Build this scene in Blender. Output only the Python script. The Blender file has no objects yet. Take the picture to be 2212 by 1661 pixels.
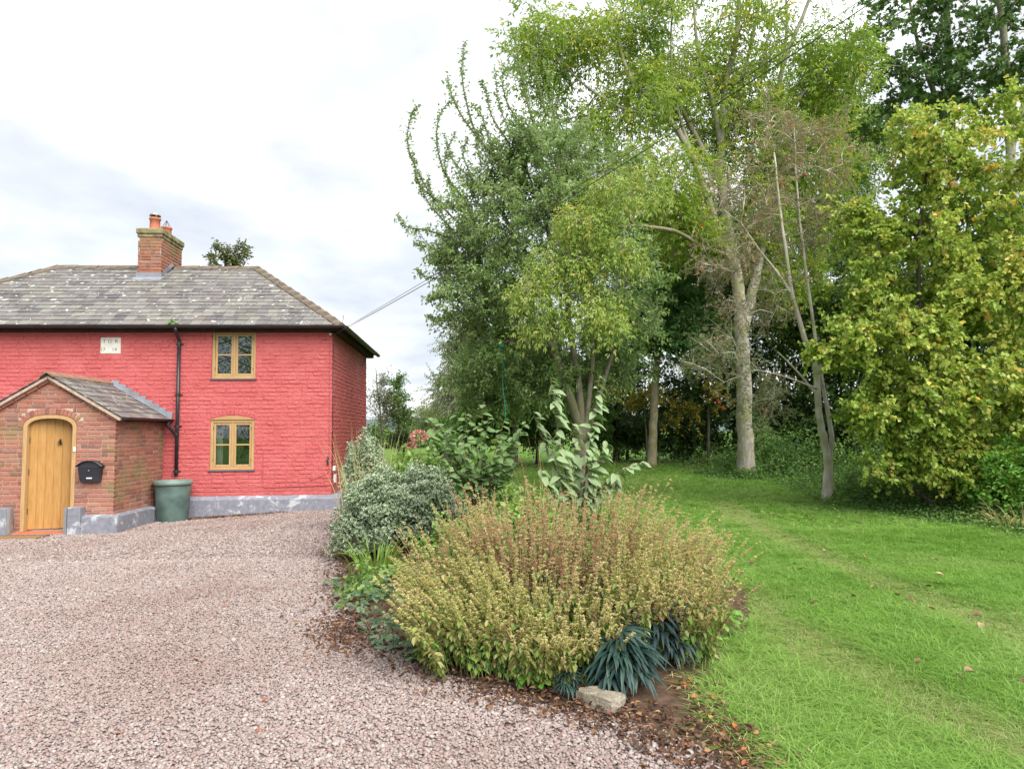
import bpy, math, random
import numpy as np
from mathutils import Vector, Matrix
random.seed(11)
RG = np.random.default_rng(11)
SC = bpy.context.scene
COL = SC.collection
rad = math.radians

# ------------------------------------------------------------------ camera, sky, sun, exposure
FPX = 1533.0; CXP, CYP = 1106.0, 830.5; EYE = 1.62
cam_data = bpy.data.cameras.new('camera'); cam = bpy.data.objects.new('camera', cam_data); COL.objects.link(cam)
CM = Matrix.Rotation(math.pi/2 + rad(3.9), 3, 'X') @ Matrix.Rotation(rad(-0.5), 3, 'Z')
cam.matrix_world = Matrix.Translation((0, 0, EYE)) @ CM.to_4x4()
cam_data.sensor_width = 36; cam_data.lens = 36*FPX/2212; cam_data.clip_start = .05; cam_data.clip_end = 9000
SC.camera = cam
CMN = np.array(CM)

SUN_EL, SUN_AZ = rad(48), rad(148)      # azimuth clockwise from +Y: behind the camera, a little to the right
world = bpy.data.worlds.new('World'); SC.world = world; world.use_nodes = True

def nd(nt, typ, ins=None, **props):
    n = nt.nodes.new(typ)
    for k, v in props.items(): setattr(n, k, v)
    for k, v in (ins or {}).items():
        s = n.inputs[k]
        if isinstance(v, bpy.types.NodeSocket): nt.links.new(v, s)
        else:
            if s.type == 'RGBA' and len(v) == 3: v = (*v, 1)
            s.default_value = v
    return n
def ramp(nt, fac, cols, interp='LINEAR'):
    n = nt.nodes.new('ShaderNodeValToRGB'); n.color_ramp.interpolation = interp
    el = n.color_ramp.elements
    while len(el) < len(cols): el.new(.5)
    for e, (p, c) in zip(el, cols):
        e.position = p; e.color = (*c, 1) if len(c) == 3 else c
    nt.links.new(fac, n.inputs[0]); return n.outputs[0]
def mixc(nt, fac, a, b, mode='MIX'):
    n = nt.nodes.new('ShaderNodeMix'); n.data_type = 'RGBA'; n.blend_type = mode
    for s, v in ((n.inputs[0], fac), (n.inputs[6], a), (n.inputs[7], b)):
        if isinstance(v, bpy.types.NodeSocket): nt.links.new(v, s)
        elif s.type == 'RGBA': s.default_value = (*v, 1)
        else: s.default_value = v
    return n.outputs[2]
def math_(nt, op, a, b=0.0, clamp=False):
    n = nt.nodes.new('ShaderNodeMath'); n.operation = op; n.use_clamp = clamp
    for s, v in ((n.inputs[0], a), (n.inputs[1], b)):
        if isinstance(v, bpy.types.NodeSocket): nt.links.new(v, s)
        else: s.default_value = v
    return n.outputs[0]

def build_world():
    nt = world.node_tree; nt.nodes.clear()
    sky = nd(nt, 'ShaderNodeTexSky', sky_type='NISHITA', sun_disc=False, sun_elevation=SUN_EL, sun_rotation=SUN_AZ)
    tc = nd(nt, 'ShaderNodeTexCoord')
    sep = nd(nt, 'ShaderNodeSeparateXYZ', {0: tc.outputs['Generated']})
    zz = math_(nt, 'ADD', math_(nt, 'MAXIMUM', sep.outputs[2], 0.0), .22)
    cmb = nd(nt, 'ShaderNodeCombineXYZ', {0: math_(nt, 'DIVIDE', sep.outputs[0], zz), 1: math_(nt, 'DIVIDE', sep.outputs[1], zz), 2: .37})
    n1 = nd(nt, 'ShaderNodeTexNoise', {'Vector': cmb.outputs[0], 'Scale': .95, 'Detail': 6.0, 'Roughness': .5, 'Distortion': .35})
    n2 = nd(nt, 'ShaderNodeTexNoise', {'Vector': cmb.outputs[0], 'Scale': 2.6, 'Detail': 5.0, 'Roughness': .55})
    f = math_(nt, 'ADD', math_(nt, 'MULTIPLY', n1.outputs[0], .75), math_(nt, 'MULTIPLY', n2.outputs[0], .25))
    cloud = ramp(nt, f, [(.40, (1.62, 1.72, 1.88)), (.48, (2.05, 2.12, 2.22)), (.55, (2.7, 2.75, 2.8)), (.66, (4.6, 4.6, 4.6))])
    blue = mixc(nt, .05, cloud, sky.outputs[0])
    bg = nd(nt, 'ShaderNodeBackground', {0: blue, 1: .1})
    out = nd(nt, 'ShaderNodeOutputWorld', {0: bg.outputs[0]})
build_world()
sd = bpy.data.lights.new('sun', 'SUN'); sd.energy = 1.5; sd.angle = rad(60); sd.color = (1, .96, .89)
sun = bpy.data.objects.new('sun', sd); COL.objects.link(sun)
sdir = Vector((math.sin(SUN_AZ)*math.cos(SUN_EL), math.cos(SUN_AZ)*math.cos(SUN_EL), math.sin(SUN_EL)))
sun.rotation_euler = sdir.to_track_quat('Z', 'Y').to_euler(); sun.location = (0, 0, 60)
vs = SC.view_settings; vs.view_transform = 'Standard'; vs.look = 'None'; vs.gamma = 1; vs.use_curve_mapping = False; vs.exposure = 2.2
SC.cycles.max_bounces = 10; SC.cycles.diffuse_bounces = 6; SC.cycles.glossy_bounces = 3; SC.cycles.transmission_bounces = 4; SC.cycles.transparent_max_bounces = 8

# ------------------------------------------------------------------ coordinates
def ss(a, b, x):
    t = np.clip((np.asarray(x, float)-a)/(b-a), 0, 1); return t*t*(3-2*t)
def g(X, Y):
    X = np.asarray(X, float); Y = np.asarray(Y, float)
    a = .13*ss(-6.6, -3.4, X)*ss(8, 13, Y)
    s = ss(-4, -1.5, X + .35*np.maximum(0, Y-14))
    return a + .03*(np.clip(Y, 12, 24)-12)*s
def pt(x, y, Y):
    d = CMN @ np.array([(x-CXP)/FPX, -(y-CYP)/FPX, -1.0]); return np.array([0, 0, EYE]) + d*(Y/d[1])
def gp(x, y):
    d = CMN @ np.array([(x-CXP)/FPX, -(y-CYP)/FPX, -1.0]); z = 0.0
    for _ in range(60):
        t = (z-EYE)/d[2]
        if t < 0 or t*d[1] > 90: t = 90/d[1]
        P = d*t; z = .5*z + .5*float(g(P[0], P[1]))
    return np.array([P[0], P[1], z])
def inside(poly, X, Y):
    poly = np.asarray(poly); r = np.zeros(np.shape(X), bool); n = len(poly)
    for i in range(n):
        x0, y0 = poly[i][:2]; x1, y1 = poly[(i+1) % n][:2]
        c = ((y0 > Y) != (y1 > Y))
        with np.errstate(all='ignore'):
            r ^= c & (X < (x1-x0)*(Y-y0)/(y1-y0+1e-12)+x0)
    return r
def seg_dist(poly, X, Y):
    d = np.full(np.shape(X), 1e9)
    for (x0, y0), (x1, y1) in zip([p[:2] for p in poly[:-1]], [p[:2] for p in poly[1:]]):
        dx, dy = x1-x0, y1-y0; t = np.clip(((X-x0)*dx+(Y-y0)*dy)/(dx*dx+dy*dy+1e-9), 0, 1)
        d = np.minimum(d, np.hypot(X-x0-t*dx, Y-y0-t*dy))
    return d
def vnoise(X, Y, s, seed=0):
    X = np.asarray(X)*s; Y = np.asarray(Y)*s
    ix = np.floor(X).astype(int); iy = np.floor(Y).astype(int); fx = X-ix; fy = Y-iy
    fx = fx*fx*(3-2*fx); fy = fy*fy*(3-2*fy)
    def h(a, b): 
        v = np.sin(a*127.1+b*311.7+seed*74.7)*43758.5453; return v-np.floor(v)
    return (h(ix, iy)*(1-fx)+h(ix+1, iy)*fx)*(1-fy)+(h(ix, iy+1)*(1-fx)+h(ix+1, iy+1)*fx)*fy

# ------------------------------------------------------------------ mesh building
WL = {}
class MB:
    def __init__(s): s.v = []; s.f = {}; s.r = []; s.e = []; s.n = 0
    def add(s, V, F, r=.5, e=0.0):
        V = np.asarray(V, float); s.v.append(V)
        s.r.append(np.broadcast_to(np.asarray(r, float), (len(V),))); s.e.append(np.broadcast_to(np.asarray(e, float), (len(V),)))
        for a in (F if isinstance(F, (list, tuple)) and len(F) and isinstance(F[0], np.ndarray) else [np.asarray(F)]):
            a = np.asarray(a, int)
            if a.size: s.f.setdefault(a.shape[1], []).append(a+s.n)
        s.n += len(V); return s
    def mesh(s, name, mat, smooth=False, off=(0, 0, 0)):
        me = bpy.data.meshes.new(name)
        V = np.concatenate(s.v)-np.asarray(off); me.vertices.add(len(V)); me.vertices.foreach_set('co', V.astype(np.float32).ravel())
        loops = []; tot = []
        for k, L in s.f.items():
            a = np.concatenate(L); loops.append(a.ravel()); tot.append(np.full(len(a), k))
        if loops:
            loops = np.concatenate(loops); tot = np.concatenate(tot); st = np.concatenate([[0], np.cumsum(tot)[:-1]])
            me.loops.add(len(loops)); me.loops.foreach_set('vertex_index', loops.astype(np.int32))
            me.polygons.add(len(tot)); me.polygons.foreach_set('loop_start', st.astype(np.int32))
            me.polygons.foreach_set('use_smooth', np.full(len(tot), smooth))
        for nm, arr in (('rnd', s.r), ('edge', s.e)):
            at = me.attributes.new(nm, 'FLOAT', 'POINT'); at.data.foreach_set('value', np.concatenate(arr).astype(np.float32))
        me.update(calc_edges=True); me.validate()
        me.materials.append(mat); return me
    def obj(s, name, mat, parent=None, smooth=False):
        off = WL.get(parent.name, (0, 0, 0)) if parent else (0, 0, 0)
        o = bpy.data.objects.new(name, s.mesh(name, mat, smooth, off)); COL.objects.link(o)
        if parent: o.parent = parent; WL[o.name] = off
        return o
def tag(o, label=None, cat=None, group=None, kind=None):
    if label: o['label'] = label
    if cat: o['category'] = cat
    if group: o['group'] = group
    if kind: o['kind'] = kind
    return o
def thing(name, label, cat, loc=(0, 0, 0), rz=0, group=None, local=False):
    o = bpy.data.objects.new(name, None); COL.objects.link(o); o.location = [float(a) for a in loc]; o.rotation_euler = (0, 0, rz)
    o.empty_display_size = .2
    WL[o.name] = (0, 0, 0) if local else np.array(loc, float)
    return tag(o, label, cat, group)
def inst(name, me, parent, M):
    o = bpy.data.objects.new(name, me); COL.objects.link(o)
    if parent: o.parent = parent
    o.matrix_local = M; return o

BOXF = np.array([[0, 3, 2, 1], [4, 5, 6, 7], [0, 1, 5, 4], [1, 2, 6, 5], [2, 3, 7, 6], [3, 0, 4, 7]])
def box(mb, a, b, r=.5):
    x0, y0, z0 = a; x1, y1, z1 = b
    mb.add([(x0, y0, z0), (x1, y0, z0), (x1, y1, z0), (x0, y1, z0), (x0, y0, z1), (x1, y0, z1), (x1, y1, z1), (x0, y1, z1)], BOXF, r); return mb
def bbox(mb, a, b, c=.006, r=.5):
    """box with chamfered edges"""
    a = np.array(a, float); b = np.array(b, float); V = []; idx = {}
    for i in range(8):
        s = np.array([i & 1, (i >> 1) & 1, (i >> 2) & 1]); p = np.where(s, b, a); inn = np.where(s, -1, 1)*c
        for ax in range(3):
            q = p+inn; q[ax] = p[ax]; idx[(i, ax)] = len(V); V.append(q)
    F4 = []; F3 = []
    for ax in range(3):
        o1, o2 = [(1, 2), (2, 0), (0, 1)][ax]
        for sgn in (0, 1):
            q = [idx[((sgn << ax) | (p << o1) | (w << o2), ax)] for p, w in ((0, 0), (1, 0), (1, 1), (0, 1))]
            F4.append(q if sgn else q[::-1])
    for ax in range(3):
        o1, o2 = [(1, 2), (2, 0), (0, 1)][ax]
        for p in (0, 1):
            for w in (0, 1):
                i0 = (p << o1) | (w << o2); i1 = i0 | (1 << ax)
                q = [idx[(i0, o1)], idx[(i1, o1)], idx[(i1, o2)], idx[(i0, o2)]]
                F4.append(q if (p ^ w) == 0 else q[::-1])
    for i in range(8): F3.append([idx[(i, 0)], idx[(i, 1)], idx[(i, 2)]])
    mb.add(V, [np.array(F4), np.array(F3)], r); return mb
def unit(a): 
    a = np.asarray(a, float); return a/(np.linalg.norm(a, axis=-1, keepdims=True)+1e-12)
def tube(mb, P, R, k=6, r=.5, cap=True, rough=0.0, cross=None):
    P = np.asarray(P, float); n = len(P); R = np.broadcast_to(np.asarray(R, float), (n,))
    T = unit(np.gradient(P, axis=0)); ref = np.array([.31, .2, .93]) if abs(np.mean(T[:, 2])) < .8 else np.array([1, .15, .1])
    A = unit(np.cross(T, ref)); B = np.cross(T, A)
    th = np.arange(k)*2*math.pi/k
    rr = R[:, None]*(1+(RG.uniform(-rough, rough, (n, k)) if rough else 0))
    V = P[:, None]+rr[..., None]*(np.cos(th)[None, :, None]*A[:, None]+np.sin(th)[None, :, None]*B[:, None])
    i = np.arange(n-1)[:, None]*k; j = np.arange(k)[None]; j2 = (j+1) % k
    F = np.stack([i+j, i+j2, i+k+j2, i+k+j], -1).reshape(-1, 4)
    V = V.reshape(-1, 3)
    rv = np.repeat(np.broadcast_to(np.asarray(r, float), (n,)), k)
    Fs = [F]
    if cap and k > 2:
        V = np.vstack([V, P[:1], P[-1:]]); rv = np.append(rv, [rv[0], rv[-1]])
        a = np.arange(k); Fs.append(np.vstack([np.stack([(a+1) % k, a, np.full(k, n*k)], -1), np.stack([(n-1)*k+a, (n-1)*k+(a+1) % k, np.full(k, n*k+1)], -1)]))
    mb.add(V, Fs, rv)
def crom(P, n=6):
    P = np.asarray(P, float)
    if len(P) < 3: return np.array([P[0]+(P[-1]-P[0])*t for t in np.linspace(0, 1, n+1)])
    Q = np.vstack([2*P[0]-P[1], P, 2*P[-1]-P[-2]]); out = []
    for i in range(1, len(Q)-2):
        for t in np.linspace(0, 1, n, endpoint=False):
            p0, p1, p2, p3 = Q[i-1], Q[i], Q[i+1], Q[i+2]
            out.append(.5*(2*p1+(p2-p0)*t+(2*p0-5*p1+4*p2-p3)*t*t+(3*p1-p0-3*p2+p3)*t**3))
    out.append(P[-1]); return np.array(out)
def lathe(mb, prof, c=(0, 0, 0), k=24, r=.5):
    prof = np.asarray(prof, float); n = len(prof); th = np.arange(k)*2*math.pi/k
    V = np.stack([prof[:, 0, None]*np.cos(th), prof[:, 0, None]*np.sin(th), np.broadcast_to(prof[:, 1, None], (n, k))], -1).reshape(-1, 3)+np.array(c)
    i = np.arange(n-1)[:, None]*k; j = np.arange(k)[None]; j2 = (j+1) % k
    mb.add(V, np.stack([i+j, i+j2, i+k+j2, i+k+j], -1).reshape(-1, 4), r)
def leafs(mb, P, D, N, L, W, kind='hex', fold=.22, curl=.18, r=.5):
    P = np.asarray(P, float).reshape(-1, 3); n = len(P); D = unit(np.asarray(D).reshape(-1, 3)); S = unit(np.cross(D, np.asarray(N).reshape(-1, 3))); Nn = np.cross(S, D)
    L = np.broadcast_to(np.asarray(L, float).reshape(-1), (n,))[:, None]; W = np.broadcast_to(np.asarray(W, float).reshape(-1), (n,))[:, None]
    r = np.broadcast_to(np.asarray(r, float).reshape(-1), (n,))
    if kind == 'dia':
        V = np.stack([P, P+.42*L*D+.5*W*S+fold*W*Nn, P+L*D-curl*L*Nn, P+.42*L*D-.5*W*S+fold*W*Nn], 1); k = 4; e = [0, 1, .6, 1]
        F = np.array([[0, 2, 1], [0, 3, 2]])
    elif kind == 'hex':
        V = np.stack([P, P+.28*L*D+.46*W*S+fold*W*Nn, P+.66*L*D+.42*W*S+(fold*W-.35*curl*L)*Nn, P+L*D-curl*L*Nn, P+.66*L*D-.42*W*S+(fold*W-.35*curl*L)*Nn, P+.28*L*D-.46*W*S+fold*W*Nn], 1); k = 6; e = [0, 1, 1, .7, 1, 1]
        F = np.array([[0, 3, 2, 1], [0, 5, 4, 3]])
    elif kind == 'palm':   # five-lobed
        a = [(0, 0), (.15, .5), (.45, .3), (.62, .55), (.66, .2), (1, 0), (.66, -.2), (.62, -.55), (.45, -.3), (.15, -.5)]
        V = np.stack([P+u*L*D+w*W*S+(fold*abs(w)*W-curl*L*u*u)*Nn for u, w in a], 1); k = 10; e = [0]+[1]*9
        F = np.array([[0, 2, 1], [0, 4, 2], [2, 4, 3], [0, 5, 4], [0, 6, 5], [0, 8, 6], [8, 7, 6], [0, 9, 8]])
    elif kind == 'round':
        a = [(0, 0), (.08, .32), (.38, .5), (.74, .38), (1, 0), (.74, -.38), (.38, -.5), (.08, -.32)]
        V = np.stack([P+u*L*D+w*W*S+(fold*abs(w)*W-curl*L*u*u)*Nn for u, w in a], 1); k = 8; e = [0]+[1]*7
        F = np.array([[0, 4, 3], [0, 3, 2], [0, 2, 1], [0, 5, 4], [0, 6, 5], [0, 7, 6]])
    F = F[:, ::-1]
    F = (F[None]+(np.arange(n)*k)[:, None, None]).reshape(-1, F.shape[1])
    mb.add(V.reshape(-1, 3), F, np.repeat(r, k), np.tile(e, n))
def rvec(n): return unit(RG.normal(size=(n, 3)))
def along(S, D, L, k, spread=.9, fwd=.55, droop=.25, jit=.35, t0=.12):
    """k leaf stations on each twig: positions, leaf directions, leaf normals (n*k)"""
    n = len(S); t = (np.arange(k)+RG.uniform(.1, .9, (n, k)))/k*(1-t0)+t0
    P = S[:, None]+D[:, None]*(L[:, None]*t)[..., None]; P[..., 2] -= (L[:, None]*t*t)*.15
    side = unit(np.cross(D, rvec(n))); oth = np.cross(D, side)
    ph = np.arange(k)[None]*2.4+RG.uniform(0, 6.28, (n, 1))
    rad_ = np.cos(ph)[..., None]*side[:, None]+np.sin(ph)[..., None]*oth[:, None]
    dd = D[:, None]*fwd+rad_*spread+RG.normal(size=(n, k, 3))*jit; dd[..., 2] -= droop
    nn = np.array([0, 0, 1.0])+RG.normal(size=(n, k, 3))*.55
    return P.reshape(-1, 3), unit(dd.reshape(-1, 3)), nn.reshape(-1, 3)
def pinnate(P, D, N, RL, pairs):
    """leaflets of compound leaves: rachis at P along D of length RL"""
    n = len(P); S = unit(np.cross(D, N)); out = []
    for i in range(pairs):
        t = .25+.65*i/max(1, pairs-1) if pairs > 1 else .5
        q = P+D*(RL*t)[:, None]; q[:, 2] -= RL*t*t*.25
        for s in (-1, 1): out.append((q, unit(D*.75+S*s*.8+RG.normal(size=(n, 3))*.15-np.array([0, 0, .25]))))
    q = P+D*(RL*.95)[:, None]; q[:, 2] -= RL*.22
    out.append((q, unit(D-np.array([0, 0, .35]))))
    m = len(out)
    return np.stack([a for a, _ in out], 1).reshape(-1, 3), np.stack([b for _, b in out], 1).reshape(-1, 3), np.repeat(N, m, 0)+RG.normal(size=(n*m, 3))*.3, m

# ------------------------------------------------------------------ materials
def newmat(name):
    m = bpy.data.materials.new(name); m.use_nodes = True; m.node_tree.nodes.clear(); return m, m.node_tree
def finish(nt, bsdf, disp=None):
    nd(nt, 'ShaderNodeOutputMaterial', {0: bsdf})
def bump(nt, h, dist=.01, strength=.6): return nd(nt, 'ShaderNodeBump', {'Height': h, 'Distance': dist, 'Strength': strength}).outputs[0]
def prin(nt, col, rough=.6, spec=.3, normal=None, metal=0.0):
    i = {'Base Color': col, 'Roughness': rough, 'Specular IOR Level': spec, 'Metallic': metal}
    if normal is not None: i['Normal'] = normal
    return nd(nt, 'ShaderNodeBsdfPrincipled', i).outputs[0]
def simple(name, col, rough=.55, spec=.3, metal=0.0, var=.15, scale=8, bmp=.0):
    m, nt = newmat(name); tc = nd(nt, 'ShaderNodeTexCoord').outputs['Object']
    n = nd(nt, 'ShaderNodeTexNoise', {'Vector': tc, 'Scale': scale, 'Detail': 5.0}).outputs[0]
    c = ramp(nt, n, [(.3, tuple(a*(1-var) for a in col)), (.7, tuple(min(1, a*(1+var)) for a in col))])
    finish(nt, prin(nt, c, rough, spec, bump(nt, n, bmp) if bmp else None, metal)); return m
def rand01(nt):
    """one random value per separate piece, whether it is an object or an island of a joined mesh"""
    a = nd(nt, 'ShaderNodeObjectInfo').outputs['Random']; b = nd(nt, 'ShaderNodeNewGeometry').outputs['Random Per Island']
    return math_(nt, 'FRACT', math_(nt, 'ADD', a, b))
def attr(nt, name, typ='GEOMETRY'): return nd(nt, 'ShaderNodeAttribute', attribute_name=name, attribute_type=typ).outputs['Fac']
def brighter(cols, k): return [(p, tuple(min(.72, v*k) for v in c)) for p, c in cols]
def leafmat(name, cols, src='rnd', trans=.32, rough=.42, under=None, edge=None, spec=.42):
    m, nt = newmat(name)
    f = attr(nt, 'rnd') if src == 'rnd' else nd(nt, 'ShaderNodeObjectInfo').outputs['Random']
    if src == 'both': f = rand01(nt)
    c = ramp(nt, f, cols)
    if edge: c = mixc(nt, math_(nt, 'MULTIPLY', ss_node(nt, attr(nt, 'edge'), .55, .95), .85), c, edge)
    if under: c = mixc(nt, math_(nt, 'MULTIPLY', nd(nt, 'ShaderNodeNewGeometry').outputs['Backfacing'], .75), c, under)
    p = prin(nt, c, rough, spec)
    t = nd(nt, 'ShaderNodeBsdfTranslucent', {0: mixc(nt, .5, c, (1, .95, .45), 'MULTIPLY')}).outputs[0]
    finish(nt, nd(nt, 'ShaderNodeMixShader', {0: trans, 1: p, 2: t}).outputs[0]); return m
def ss_node(nt, v, a, b):
    return nd(nt, 'ShaderNodeMapRange', {'Value': v, 'From Min': a, 'From Max': b}, interpolation_type='SMOOTHSTEP').outputs[0]
def barkmat(name, c0, c1, moss=None, scale=14):
    m, nt = newmat(name); tc = nd(nt, 'ShaderNodeTexCoord').outputs['Object']
    mp = nd(nt, 'ShaderNodeMapping', {0: tc, 'Scale': (1, 1, .35)}).outputs[0]
    n = nd(nt, 'ShaderNodeTexNoise', {'Vector': mp, 'Scale': scale, 'Detail': 8.0, 'Roughness': .65}).outputs[0]
    c = ramp(nt, n, [(.3, c0), (.66, c1)])
    if moss:
        n2 = nd(nt, 'ShaderNodeTexNoise', {'Vector': tc, 'Scale': 3.0, 'Detail': 4.0}).outputs[0]
        c = mixc(nt, ss_node(nt, n2, .45, .62), c, moss)
    finish(nt, prin(nt, c, .85, .15, bump(nt, n, .02, .7))); return m

def paint_red():
    m, nt = newmat('red masonry paint'); tc = nd(nt, 'ShaderNodeTexCoord').outputs['Object']
    geo = nd(nt, 'ShaderNodeNewGeometry').outputs['Position']
    n = nd(nt, 'ShaderNodeTexNoise', {'Vector': geo, 'Scale': 2.2, 'Detail': 6.0, 'Roughness': .6}).outputs[0]
    n2 = nd(nt, 'ShaderNodeTexNoise', {'Vector': geo, 'Scale': 38.0, 'Detail': 5.0, 'Roughness': .6}).outputs[0]
    c = ramp(nt, n, [(.3, (.43, .086, .086)), (.55, (.48, .106, .108)), (.75, (.515, .135, .136))])
    c = mixc(nt, math_(nt, 'MULTIPLY', rand01(nt), .22), c, (.51, .118, .115))
    c = mixc(nt, math_(nt, 'MULTIPLY', ss_node(nt, n2, .66, .8), .25), c, (.7, .3, .28))
    n3 = nd(nt, 'ShaderNodeTexNoise', {'Vector': nd(nt, 'ShaderNodeMapping', {0: geo, 'Scale': (1, 1, 1.4)}).outputs[0], 'Scale': 13.0, 'Detail': 4.0, 'Roughness': .6, 'Distortion': .6}).outputs[0]
    mp = nd(nt, 'ShaderNodeMapping', {0: geo, 'Scale': (3.0, 3.0, .35)}).outputs[0]
    n4 = nd(nt, 'ShaderNodeTexNoise', {'Vector': mp, 'Scale': 2.0, 'Detail': 6.0, 'Roughness': .65}).outputs[0]
    c = mixc(nt, math_(nt, 'MULTIPLY', ss_node(nt, n4, .55, .75), .35), c, (.52, .16, .15))
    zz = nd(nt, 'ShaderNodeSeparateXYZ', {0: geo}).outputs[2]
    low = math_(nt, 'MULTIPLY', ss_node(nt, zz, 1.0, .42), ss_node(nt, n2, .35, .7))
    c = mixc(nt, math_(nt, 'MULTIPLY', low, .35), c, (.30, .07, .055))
    h = math_(nt, 'ADD', math_(nt, 'MULTIPLY', n3, 2.0), n2)
    finish(nt, prin(nt, c, .62, .3, bump(nt, h, .012, .8))); return m
def brickmat(name, cols, moss=0.0):
    m, nt = newmat(name); geo = nd(nt, 'ShaderNodeNewGeometry').outputs['Position']
    n = nd(nt, 'ShaderNodeTexNoise', {'Vector': geo, 'Scale': 30.0, 'Detail': 6.0, 'Roughness': .65}).outputs[0]
    n1 = nd(nt, 'ShaderNodeTexNoise', {'Vector': geo, 'Scale': 1.6, 'Detail': 4.0}).outputs[0]
    c = ramp(nt, rand01(nt), cols)
    c = mixc(nt, math_(nt, 'MULTIPLY', ss_node(nt, n, .4, .7), .45), c, (.34, .16, .11))
    c = mixc(nt, math_(nt, 'MULTIPLY', ss_node(nt, n, .62, .78), .5), c, (.5, .36, .30))
    if moss: c = mixc(nt, math_(nt, 'MULTIPLY', ss_node(nt, n1, .5, .68), moss), c, (.20, .18, .07))
    finish(nt, prin(nt, c, .85, .2, bump(nt, n, .006, .7))); return m
def slatemat(name, moss=1.0):
    m, nt = newmat(name); geo = nd(nt, 'ShaderNodeNewGeometry').outputs['Position']
    n = nd(nt, 'ShaderNodeTexNoise', {'Vector': geo, 'Scale': 9.0, 'Detail': 7.0, 'Roughness': .65}).outputs[0]
    n2 = nd(nt, 'ShaderNodeTexNoise', {'Vector': geo, 'Scale': 8.5, 'Detail': 3.0, 'Roughness': .55, 'Distortion': .5}).outputs[0]
    n3 = nd(nt, 'ShaderNodeTexNoise', {'Vector': geo, 'Scale': 1.1, 'Detail': 4.0}).outputs[0]
    c = ramp(nt, rand01(nt), [(0, (.085, .078, .082)), (.3, (.135, .122, .123)), (.6, (.165, .155, .15)), (.82, (.205, .20, .18)), (1, (.14, .115, .11))])
    c = mixc(nt, math_(nt, 'MULTIPLY', ss_node(nt, n, .4, .72), .4), c, (.225, .218, .20))
    c = mixc(nt, math_(nt, 'MULTIPLY', ss_node(nt, n3, .5, .7), .18), c, (.19, .20, .145))
    c = mixc(nt, math_(nt, 'MULTIPLY', ss_node(nt, n2, .635, .675), .85), c, (.58, .58, .52))      # lichen spots
    nm = nd(nt, 'ShaderNodeTexNoise', {'Vector': geo, 'Scale': 8.0, 'Detail': 4.0}).outputs[0]
    c = mixc(nt, math_(nt, 'MULTIPLY', ss_node(nt, nm, .66, .70), .8*moss), c, (.13, .15, .03))
    finish(nt, prin(nt, c, .6, .35, bump(nt, n, .006, .6))); return m
def woodmat(name, c0, c1, axis='Z', scale=5):
    m, nt = newmat(name); tc = nd(nt, 'ShaderNodeTexCoord').outputs['Object']
    sc = {'Z': (9, 9, .7), 'X': (.7, 9, 9)}[axis]
    mp = nd(nt, 'ShaderNodeMapping', {0: tc, 'Scale': sc}).outputs[0]
    n = nd(nt, 'ShaderNodeTexNoise', {'Vector': mp, 'Scale': scale, 'Detail': 6.0, 'Roughness': .6}).outputs[0]
    c = ramp(nt, n, [(.3, c0), (.7, c1)])
    c = mixc(nt, math_(nt, 'MULTIPLY', rand01(nt), .35), c, tuple(a*.78 for a in c0))
    finish(nt, prin(nt, c, .45, .35, bump(nt, n, .002, .4))); return m
def plinthmat():
    m, nt = newmat('worn grey plinth paint'); geo = nd(nt, 'ShaderNodeNewGeometry').outputs['Position']
    n = nd(nt, 'ShaderNodeTexNoise', {'Vector': geo, 'Scale': 3.4, 'Detail': 8.0, 'Roughness': .66, 'Distortion': .5}).outputs[0]
    n2 = nd(nt, 'ShaderNodeTexNoise', {'Vector': geo, 'Scale': 14.0, 'Detail': 5.0}).outputs[0]
    c = ramp(nt, n2, [(.3, (.165, .17, .205)), (.7, (.23, .235, .275))])
    c = mixc(nt, math_(nt, 'MULTIPLY', ss_node(nt, n, .53, .63), .8), c, (.48, .505, .53))
    finish(nt, prin(nt, c, .6, .3, bump(nt, n2, .004, .4))); return m
def glassmat():
    m, nt = newmat('window glass')
    fr = nd(nt, 'ShaderNodeFresnel', {0: 1.5}).outputs[0]
    f = math_(nt, 'ADD', math_(nt, 'MULTIPLY', fr, 1.9), .05, True)
    t = nd(nt, 'ShaderNodeBsdfTransparent', {0: (.75, .78, .76, 1)}).outputs[0]
    gl = nd(nt, 'ShaderNodeBsdfGlossy', {0: (.9, .95, 1, 1), 'Roughness': .015}).outputs[0]
    finish(nt, nd(nt, 'ShaderNodeMixShader', {0: f, 1: t, 2: gl}).outputs[0]); return m
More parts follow.
